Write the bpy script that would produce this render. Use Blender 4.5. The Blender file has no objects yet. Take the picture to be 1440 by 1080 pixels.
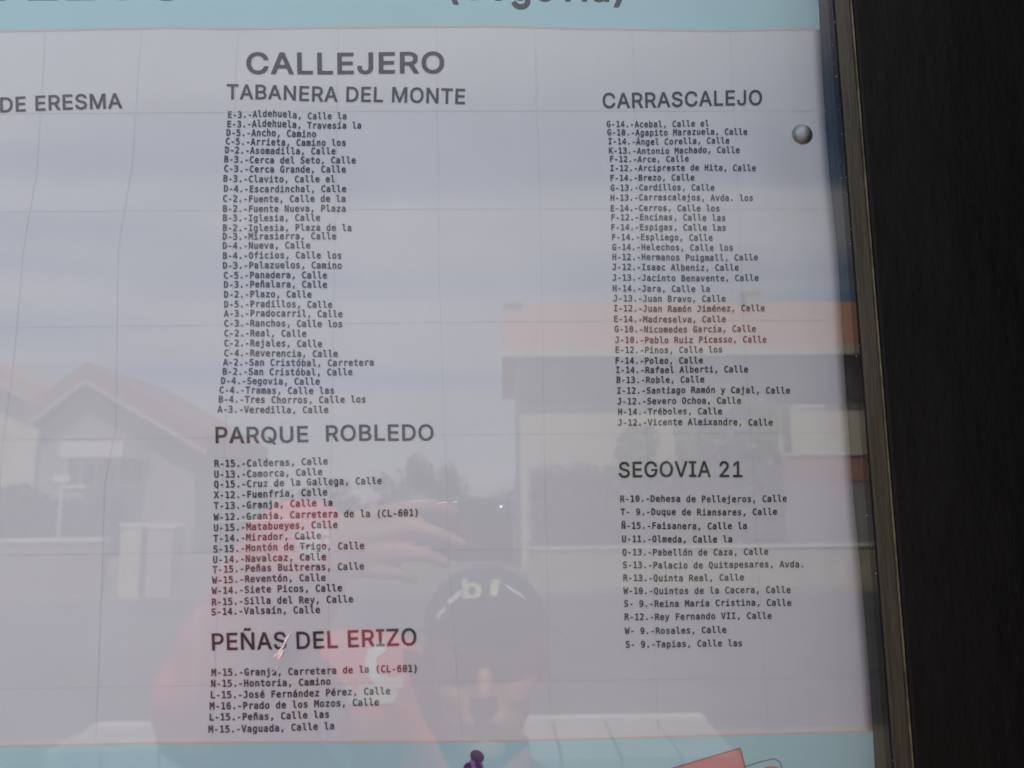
import bpy, bmesh, math, random, json
from mathutils import Vector, Matrix, noise
from mathutils.bvhtree import BVHTree
from mathutils.geometry import delaunay_2d_cdt
R = math.radians
random.seed(7)
sc = bpy.context.scene
col = sc.collection

EXPOSURE = 0.86
GLASS_F0 = 0.031
# ------------------------------------------------------------------ camera
H = 1.75            # lens height above the ground
D = 0.42            # lens distance from the glass
F = 1150.0          # focal length in photo pixels (1440 wide)
Zc = Vector((-85.0, 7484.0, 1150.0)).normalized()
Yc = Vector((-16.0, -176.9, 1150.0)).normalized()
Yc = (Yc - Zc * Yc.dot(Zc)).normalized()
Xc = Yc.cross(Zc) * -1.0
if Xc.x < 0: Xc = -Xc
CAM = Vector((0, -D, H))
def ray(u, v):
    d = Vector((u - 720.0, 540.0 - v, F))
    return Vector((d.dot(Xc), d.dot(Yc), d.dot(Zc)))
def P(u, v, y=0.0):                       # point on the upright plane at depth y
    r = ray(u, v)
    return CAM + r * ((y + D) / r.y)
def V(u, v, Y):                           # real point whose mirror image in the glass shows there
    p = P(u, v, Y)
    return Vector((p.x, -Y, p.z))
right = Vector((Xc.x, Yc.x, Zc.x)); up = Vector((Xc.y, Yc.y, Zc.y)); fwd = Vector((Xc.z, Yc.z, Zc.z))
cd = bpy.data.cameras.new('camera'); cam = bpy.data.objects.new('camera', cd); col.objects.link(cam)
cd.sensor_width = 36; cd.lens = F / 1440 * 36; cd.clip_start = 0.003; cd.clip_end = 2000
cam.matrix_world = Matrix((( right.x, up.x, -fwd.x, CAM.x), (right.y, up.y, -fwd.y, CAM.y), (right.z, up.z, -fwd.z, CAM.z), (0, 0, 0, 1)))
cd.dof.use_dof = True; cd.dof.focus_distance = 0.53
cd.dof.aperture_fstop = cd.lens / 2.6
sc.camera = cam

# ------------------------------------------------------------------ sky, sun, exposure
sc.view_settings.view_transform = 'Standard'; sc.view_settings.look = 'None'
sc.view_settings.exposure = EXPOSURE; sc.view_settings.gamma = 1
SUN_EL, SUN_AZ = R(55), R(8)             # the sun stands behind the board, a little to the right
sdir = Vector((math.sin(SUN_AZ) * math.cos(SUN_EL), math.cos(SUN_AZ) * math.cos(SUN_EL), math.sin(SUN_EL)))
ld = bpy.data.lights.new('sun', 'SUN'); ld.energy = 5.0; ld.angle = R(0.5); ld.color = (1, .95, .87)
lo = bpy.data.objects.new('sun', ld); col.objects.link(lo)
lo.rotation_euler = sdir.to_track_quat('Z', 'Y').to_euler(); lo.location = (0, 0, 60)
w = bpy.data.worlds.new('World'); sc.world = w; w.use_nodes = True
nt = w.node_tree; nt.nodes.clear()
N = nt.nodes.new; L = nt.links.new
out = N('ShaderNodeOutputWorld'); bg = N('ShaderNodeBackground'); bg.inputs['Strength'].default_value = 0.12
sky = N('ShaderNodeTexSky'); sky.sky_type = 'NISHITA'; sky.sun_disc = False
sky.sun_elevation = SUN_EL; sky.sun_rotation = SUN_AZ; sky.altitude = 1000
tc = N('ShaderNodeTexCoord'); sep = N('ShaderNodeSeparateXYZ'); L(tc.outputs['Generated'], sep.inputs[0])
# flat cloud layer: direction / height, so the streaks lie level and crowd towards the horizon
mz = N('ShaderNodeMath'); mz.operation = 'MAXIMUM'; L(sep.outputs['Z'], mz.inputs[0]); mz.inputs[1].default_value = 0.03
dx = N('ShaderNodeMath'); dx.operation = 'DIVIDE'; L(sep.outputs['X'], dx.inputs[0]); L(mz.outputs[0], dx.inputs[1])
dy = N('ShaderNodeMath'); dy.operation = 'DIVIDE'; L(sep.outputs['Y'], dy.inputs[0]); L(mz.outputs[0], dy.inputs[1])
cmb = N('ShaderNodeCombineXYZ'); L(dx.outputs[0], cmb.inputs[0]); L(dy.outputs[0], cmb.inputs[1])
mp = N('ShaderNodeMapping'); mp.inputs['Scale'].default_value = (0.26, 0.85, 1); mp.inputs['Location'].default_value = (3.1, 0.6, 0)
mp.inputs['Rotation'].default_value = (0, 0, R(8))
L(cmb.outputs[0], mp.inputs[0])
nz = N('ShaderNodeTexNoise'); nz.inputs['Scale'].default_value = 1.0; nz.inputs['Detail'].default_value = 3.5; nz.inputs['Roughness'].default_value = .42; nz.inputs['Distortion'].default_value = .4
L(mp.outputs[0], nz.inputs['Vector'])
cr = N('ShaderNodeValToRGB'); cr.color_ramp.elements[0].position = .41; cr.color_ramp.elements[1].position = .55
L(nz.outputs['Fac'], cr.inputs[0])
mx = N('ShaderNodeMix'); mx.data_type = 'RGBA'
mm = N('ShaderNodeMath'); mm.operation = 'MULTIPLY'; mm.inputs[1].default_value = .85
L(cr.outputs[0], mm.inputs[0]); L(mm.outputs[0], mx.inputs['Factor'])
L(sky.outputs[0], mx.inputs['A']); mx.inputs['B'].default_value = (6.1, 6.1, 6.4, 1)
L(mx.outputs['Result'], bg.inputs['Color']); L(bg.outputs[0], out.inputs[0])
sc.cycles.max_bounces = 8; sc.cycles.transparent_max_bounces = 12
sc.cycles.caustics_reflective = False; sc.cycles.caustics_refractive = False
sc.cycles.use_denoising = True

# ------------------------------------------------------------------ helpers
def mat(name, c, rough=.6, metal=0.0, var=0.0, scale=8.0, bump=0.0, spec=.5, c2=None, stretch=None):
    m = bpy.data.materials.new(name); m.use_nodes = True
    t = m.node_tree; b = t.nodes['Principled BSDF']
    b.inputs['Base Color'].default_value = (*c, 1); b.inputs['Roughness'].default_value = rough
    b.inputs['Metallic'].default_value = metal; b.inputs['Specular IOR Level'].default_value = spec
    if var or bump or c2:
        co = t.nodes.new('ShaderNodeTexCoord'); mpn = t.nodes.new('ShaderNodeMapping')
        mpn.inputs['Scale'].default_value = stretch or (1, 1, 1)
        t.links.new(co.outputs['Object'], mpn.inputs[0])
        n = t.nodes.new('ShaderNodeTexNoise'); n.inputs['Scale'].default_value = scale; n.inputs['Detail'].default_value = 6
        n.inputs['Roughness'].default_value = .6
        t.links.new(mpn.outputs[0], n.inputs['Vector'])
        if var or c2:
            x = t.nodes.new('ShaderNodeMix'); x.data_type = 'RGBA'
            cc = c2 or tuple(max(0, k * (1 - var)) for k in c)
            ca = c if c2 else tuple(min(1, k * (1 + var)) for k in c)
            r = t.nodes.new('ShaderNodeValToRGB'); r.color_ramp.elements[0].position = .35; r.color_ramp.elements[1].position = .65
            t.links.new(n.outputs['Fac'], r.inputs[0]); t.links.new(r.outputs[0], x.inputs['Factor'])
            x.inputs['A'].default_value = (*ca, 1); x.inputs['B'].default_value = (*cc, 1)
            t.links.new(x.outputs['Result'], b.inputs['Base Color'])
        if bump:
            bp = t.nodes.new('ShaderNodeBump'); bp.inputs['Strength'].default_value = bump; bp.inputs['Distance'].default_value = .02
            t.links.new(n.outputs['Fac'], bp.inputs['Height']); t.links.new(bp.outputs[0], b.inputs['Normal'])
    return m
def WL(o):                                # where a parent's origin stands in the place
    if o.type != 'EMPTY': return Vector((0, 0, 0))
    return o.location + (WL(o.parent) if o.parent else Vector((0, 0, 0)))
def link_mesh(name, verts, faces, m, parent=None, smooth=False):
    me = bpy.data.meshes.new(name); me.from_pydata([tuple(p) for p in verts], [], faces); me.update()
    if m: me.materials.append(m)
    if smooth: me.polygons.foreach_set('use_smooth', [True] * len(me.polygons))
    o = bpy.data.objects.new(name, me); col.objects.link(o)
    if parent: o.parent = parent; o.matrix_parent_inverse = Matrix.Translation(-WL(parent))
    return o
def thing(name, label, cat, loc=(0, 0, 0), group=None):
    o = bpy.data.objects.new(name, None); col.objects.link(o); o.location = loc; o.empty_display_size = .1
    tag(o, label, cat, group); return o
def tag(o, label=None, cat=None, group=None, kind=None):
    if label: o['label'] = label
    if cat: o['category'] = cat
    if group: o['group'] = group
    if kind: o['kind'] = kind
    return o
class MB:
    def __init__(s): s.v = []; s.f = []
    def box(s, x0, x1, y0, y1, z0, z1):
        i = len(s.v)
        s.v += [Vector(p) for p in ((x0,y0,z0),(x1,y0,z0),(x1,y1,z0),(x0,y1,z0),(x0,y0,z1),(x1,y0,z1),(x1,y1,z1),(x0,y1,z1))]
        s.f += [tuple(i + k for k in q) for q in ((0,3,2,1),(4,5,6,7),(0,1,5,4),(1,2,6,5),(2,3,7,6),(3,0,4,7))]; return s
    def poly(s, pts):
        i = len(s.v); s.v += [Vector(p) for p in pts]; s.f.append(tuple(range(i, i + len(pts)))); return s
    def slab(s, pts, off):                       # a flat polygon given thickness
        n = len(pts); i = len(s.v); off = Vector(off)
        s.v += [Vector(p) for p in pts] + [Vector(p) + off for p in pts]
        s.f.append(tuple(range(i, i + n))); s.f.append(tuple(reversed(range(i + n, i + 2 * n))))
        for k in range(n):
            j = (k + 1) % n; s.f.append((i + k, i + n + k, i + n + j, i + j))
        return s
    def tube(s, pts, rads, n=10):
        rings = []
        for k, p in enumerate(pts):
            p = Vector(p); a = Vector(pts[max(0, k - 1)]); b = Vector(pts[min(len(pts) - 1, k + 1)])
            t = (b - a).normalized(); q = t.to_track_quat('Z', 'Y'); i = len(s.v); rings.append(i)
            for j in range(n):
                an = 2 * math.pi * j / n
                s.v.append(p + q @ Vector((math.cos(an) * rads[k], math.sin(an) * rads[k], 0)))
        for a, b in zip(rings, rings[1:]):
            for j in range(n): s.f.append((a + j, a + (j + 1) % n, b + (j + 1) % n, b + j))
        s.f.append(tuple(rings[0] + j for j in reversed(range(n)))); s.f.append(tuple(rings[-1] + j for j in range(n))); return s
    def ball(s, c, r, n=8, squash=(1, 1, 1), bump=0.0):
        bm = bmesh.new(); bmesh.ops.create_icosphere(bm, subdivisions=n, radius=1)
        i = len(s.v); c = Vector(c)
        for v in bm.verts:
            k = 1 + bump * noise.noise(v.co * 2.3 + c)
            s.v.append(c + Vector((v.co.x * squash[0], v.co.y * squash[1], v.co.z * squash[2])) * r * k)
        for f in bm.faces: s.f.append(tuple(i + v.index for v in f.verts))
        bm.free(); return s
    def build(s, name, m, parent=None, smooth=False):
        o = link_mesh(name, s.v, s.f, m, parent, smooth)
        bm = bmesh.new(); bm.from_mesh(o.data); bmesh.ops.recalc_face_normals(bm, faces=bm.faces); bm.to_mesh(o.data); bm.free(); return o
def bevel(o, wd, seg=2):
    b = o.modifiers.new('bevel', 'BEVEL'); b.width = wd; b.segments = seg; b.limit_method = 'ANGLE'; return o

# ------------------------------------------------------------------ materials
M = {}
M['paper'] = mat('paper', (.665, .715, .775), .5, var=.035, scale=5, bump=.03)
M['band'] = mat('print_blue', (.40, .68, .77), .45, var=.02, scale=9)
M['fringe'] = mat('print_orange', (.66, .58, .53), .5)
M['ink'] = mat('ink', (.012, .018, .028), .55)
M['inkdark'] = mat('ink_heading', (.006, .014, .024), .55)
M['inkgrid'] = mat('ink_grid', (.585, .625, .67), .55)
M['inkline'] = mat('ink_thin_line', (.12, .14, .17), .55)
M['purple'] = mat('ink_purple', (.035, .018, .13), .5)
M['lilac'] = mat('ink_lilac', (.22, .15, .38), .5)
M['pink'] = mat('ink_pink', (.66, .24, .26), .5)
M['backing'] = mat('backing_board', (.018, .024, .034), .8, var=.3, scale=60)
M['metal'] = mat('screw_metal', (.30, .33, .36), .5, 1.0)
M['bead'] = mat('bead_wood', (.042, .037, .022), .55, var=.35, scale=30, bump=.3, stretch=(1, 1, .12))
M['beadedge'] = mat('bead_worn_edge', (.13, .115, .07), .6, var=.6, scale=70)
M['frame'] = mat('frame_dark_wood', (.0028, .0026, .0022), .6, var=.5, scale=16, bump=.2, stretch=(1, 1, .35), spec=.2)
M['dust'] = mat('dust', (.5, .52, .55), .9)
def glass_mat():
    m = bpy.data.materials.new('pane_glass'); m.use_nodes = True; t = m.node_tree; t.nodes.clear()
    o = t.nodes.new('ShaderNodeOutputMaterial'); mix = t.nodes.new('ShaderNodeMixShader')
    tr = t.nodes.new('ShaderNodeBsdfTransparent'); tr.inputs[0].default_value = (.985, .99, .985, 1)
    gl = t.nodes.new('ShaderNodeBsdfGlossy'); gl.inputs['Roughness'].default_value = 0.0; gl.inputs[0].default_value = (1, 1, 1, 1)
    lw = t.nodes.new('ShaderNodeLayerWeight'); lw.inputs['Blend'].default_value = .5
    pw = t.nodes.new('ShaderNodeMath'); pw.operation = 'POWER'; pw.inputs[1].default_value = 5
    ma = t.nodes.new('ShaderNodeMath'); ma.operation = 'MULTIPLY_ADD'; ma.inputs[1].default_value = .95; ma.inputs[2].default_value = GLASS_F0
    t.links.new(lw.outputs['Facing'], pw.inputs[0]); t.links.new(pw.outputs[0], ma.inputs[0]); t.links.new(ma.outputs[0], mix.inputs[0])
    # thin film of dust and wiped streaks
    co = t.nodes.new('ShaderNodeTexCoord'); mpn = t.nodes.new('ShaderNodeMapping'); mpn.inputs['Scale'].default_value = (3.0, 1, 6.5); mpn.inputs['Rotation'].default_value = (0, R(24), 0)
    n = t.nodes.new('ShaderNodeTexNoise'); n.inputs['Scale'].default_value = 2.2; n.inputs['Detail'].default_value = 8; n.inputs['Roughness'].default_value = .62
    t.links.new(co.outputs['Object'], mpn.inputs[0]); t.links.new(mpn.outputs[0], n.inputs['Vector'])
    rg = t.nodes.new('ShaderNodeMapRange'); rg.inputs['From Min'].default_value = .42; rg.inputs['From Max'].default_value = .75; rg.inputs['To Min'].default_value = 0.001; rg.inputs['To Max'].default_value = .026
    t.links.new(n.outputs['Fac'], rg.inputs['Value'])
    df = t.nodes.new('ShaderNodeBsdfDiffuse'); df.inputs[0].default_value = (.62, .62, .58, 1); dm = t.nodes.new('ShaderNodeMixShader')
    t.links.new(rg.outputs[0], dm.inputs[0]); t.links.new(tr.outputs[0], dm.inputs[1]); t.links.new(df.outputs[0], dm.inputs[2])
    t.links.new(dm.outputs[0], mix.inputs[1]); t.links.new(gl.outputs[0], mix.inputs[2]); t.links.new(mix.outputs[0], o.inputs[0])
    return m
M['glass'] = glass_mat()
M['asphalt'] = mat('asphalt', (.085, .087, .092), .9, var=.3, scale=1.2, bump=.2)
M['soil'] = mat('dry_ground', (.20, .19, .13), .95, var=.3, scale=.5)
M['slab'] = mat('paving_slab', (.42, .405, .37), .8, var=.12, scale=5, bump=.15)
M['cream'] = mat('cream_render', (.58, .53, .40), .85, var=.06, scale=1)
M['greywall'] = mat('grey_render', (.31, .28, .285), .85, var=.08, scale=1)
M['stonewall'] = mat('stone_wall', (.36, .33, .24), .85, var=.2, scale=3, bump=.3)
M['coping'] = mat('coping_stone', (.66, .64, .58), .8, var=.06, scale=3)
M['tile_o'] = mat('orange_roof_tile', (.46, .24, .155), .8, var=.2, scale=4, bump=.3)
M['tile_b'] = mat('brown_roof_tile', (.27, .15, .12), .8, var=.2, scale=4, bump=.3)
M['windowglass'] = mat('window_pane', (.03, .04, .05), .08)
M['whitepaint'] = mat('white_paint', (.75, .74, .72), .5)
M['garage'] = mat('pale_door_paint', (.45, .39, .36), .6)
M['leaf_l'] = mat('pale_leaves', (.34, .36, .15), .7, var=.4, scale=6)
M['leaf_d'] = mat('dark_leaves', (.045, .075, .03), .7, var=.4, scale=6)
M['leaf_g'] = mat('grey_green_leaves', (.085, .105, .06), .7, var=.4, scale=6)
M['bark'] = mat('bark', (.09, .07, .05), .9, var=.3, scale=12, bump=.4)
M['red'] = mat('red_fabric', (.80, .12, .14), .75, var=.06, scale=30, bump=.08)
M['white_print'] = mat('white_fabric_print', (.78, .78, .76), .6)
M['skin'] = mat('skin', (.50, .27, .19), .5, var=.06, scale=40)
M['navy'] = mat('navy_cap_fabric', (.018, .026, .032), .8, var=.15, scale=60)
M['lime'] = mat('lime_print', (.58, .70, .42), .6)
M['hair'] = mat('dark_hair', (.02, .014, .01), .6)
M['stubble'] = mat('stubble', (.12, .08, .065), .7)
M['eye'] = mat('eye_white', (.6, .58, .55), .2)
M['iris'] = mat('iris', (.04, .025, .015), .1)
M['phone'] = mat('phone_casing', (.03, .03, .035), .25)
M['phonering'] = mat('phone_rim', (.45, .45, .47), .3, 1.0)
M['trousers'] = mat('dark_trousers', (.02, .022, .03), .8)
M['shoe'] = mat('shoe', (.05, .05, .05), .6)

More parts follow.
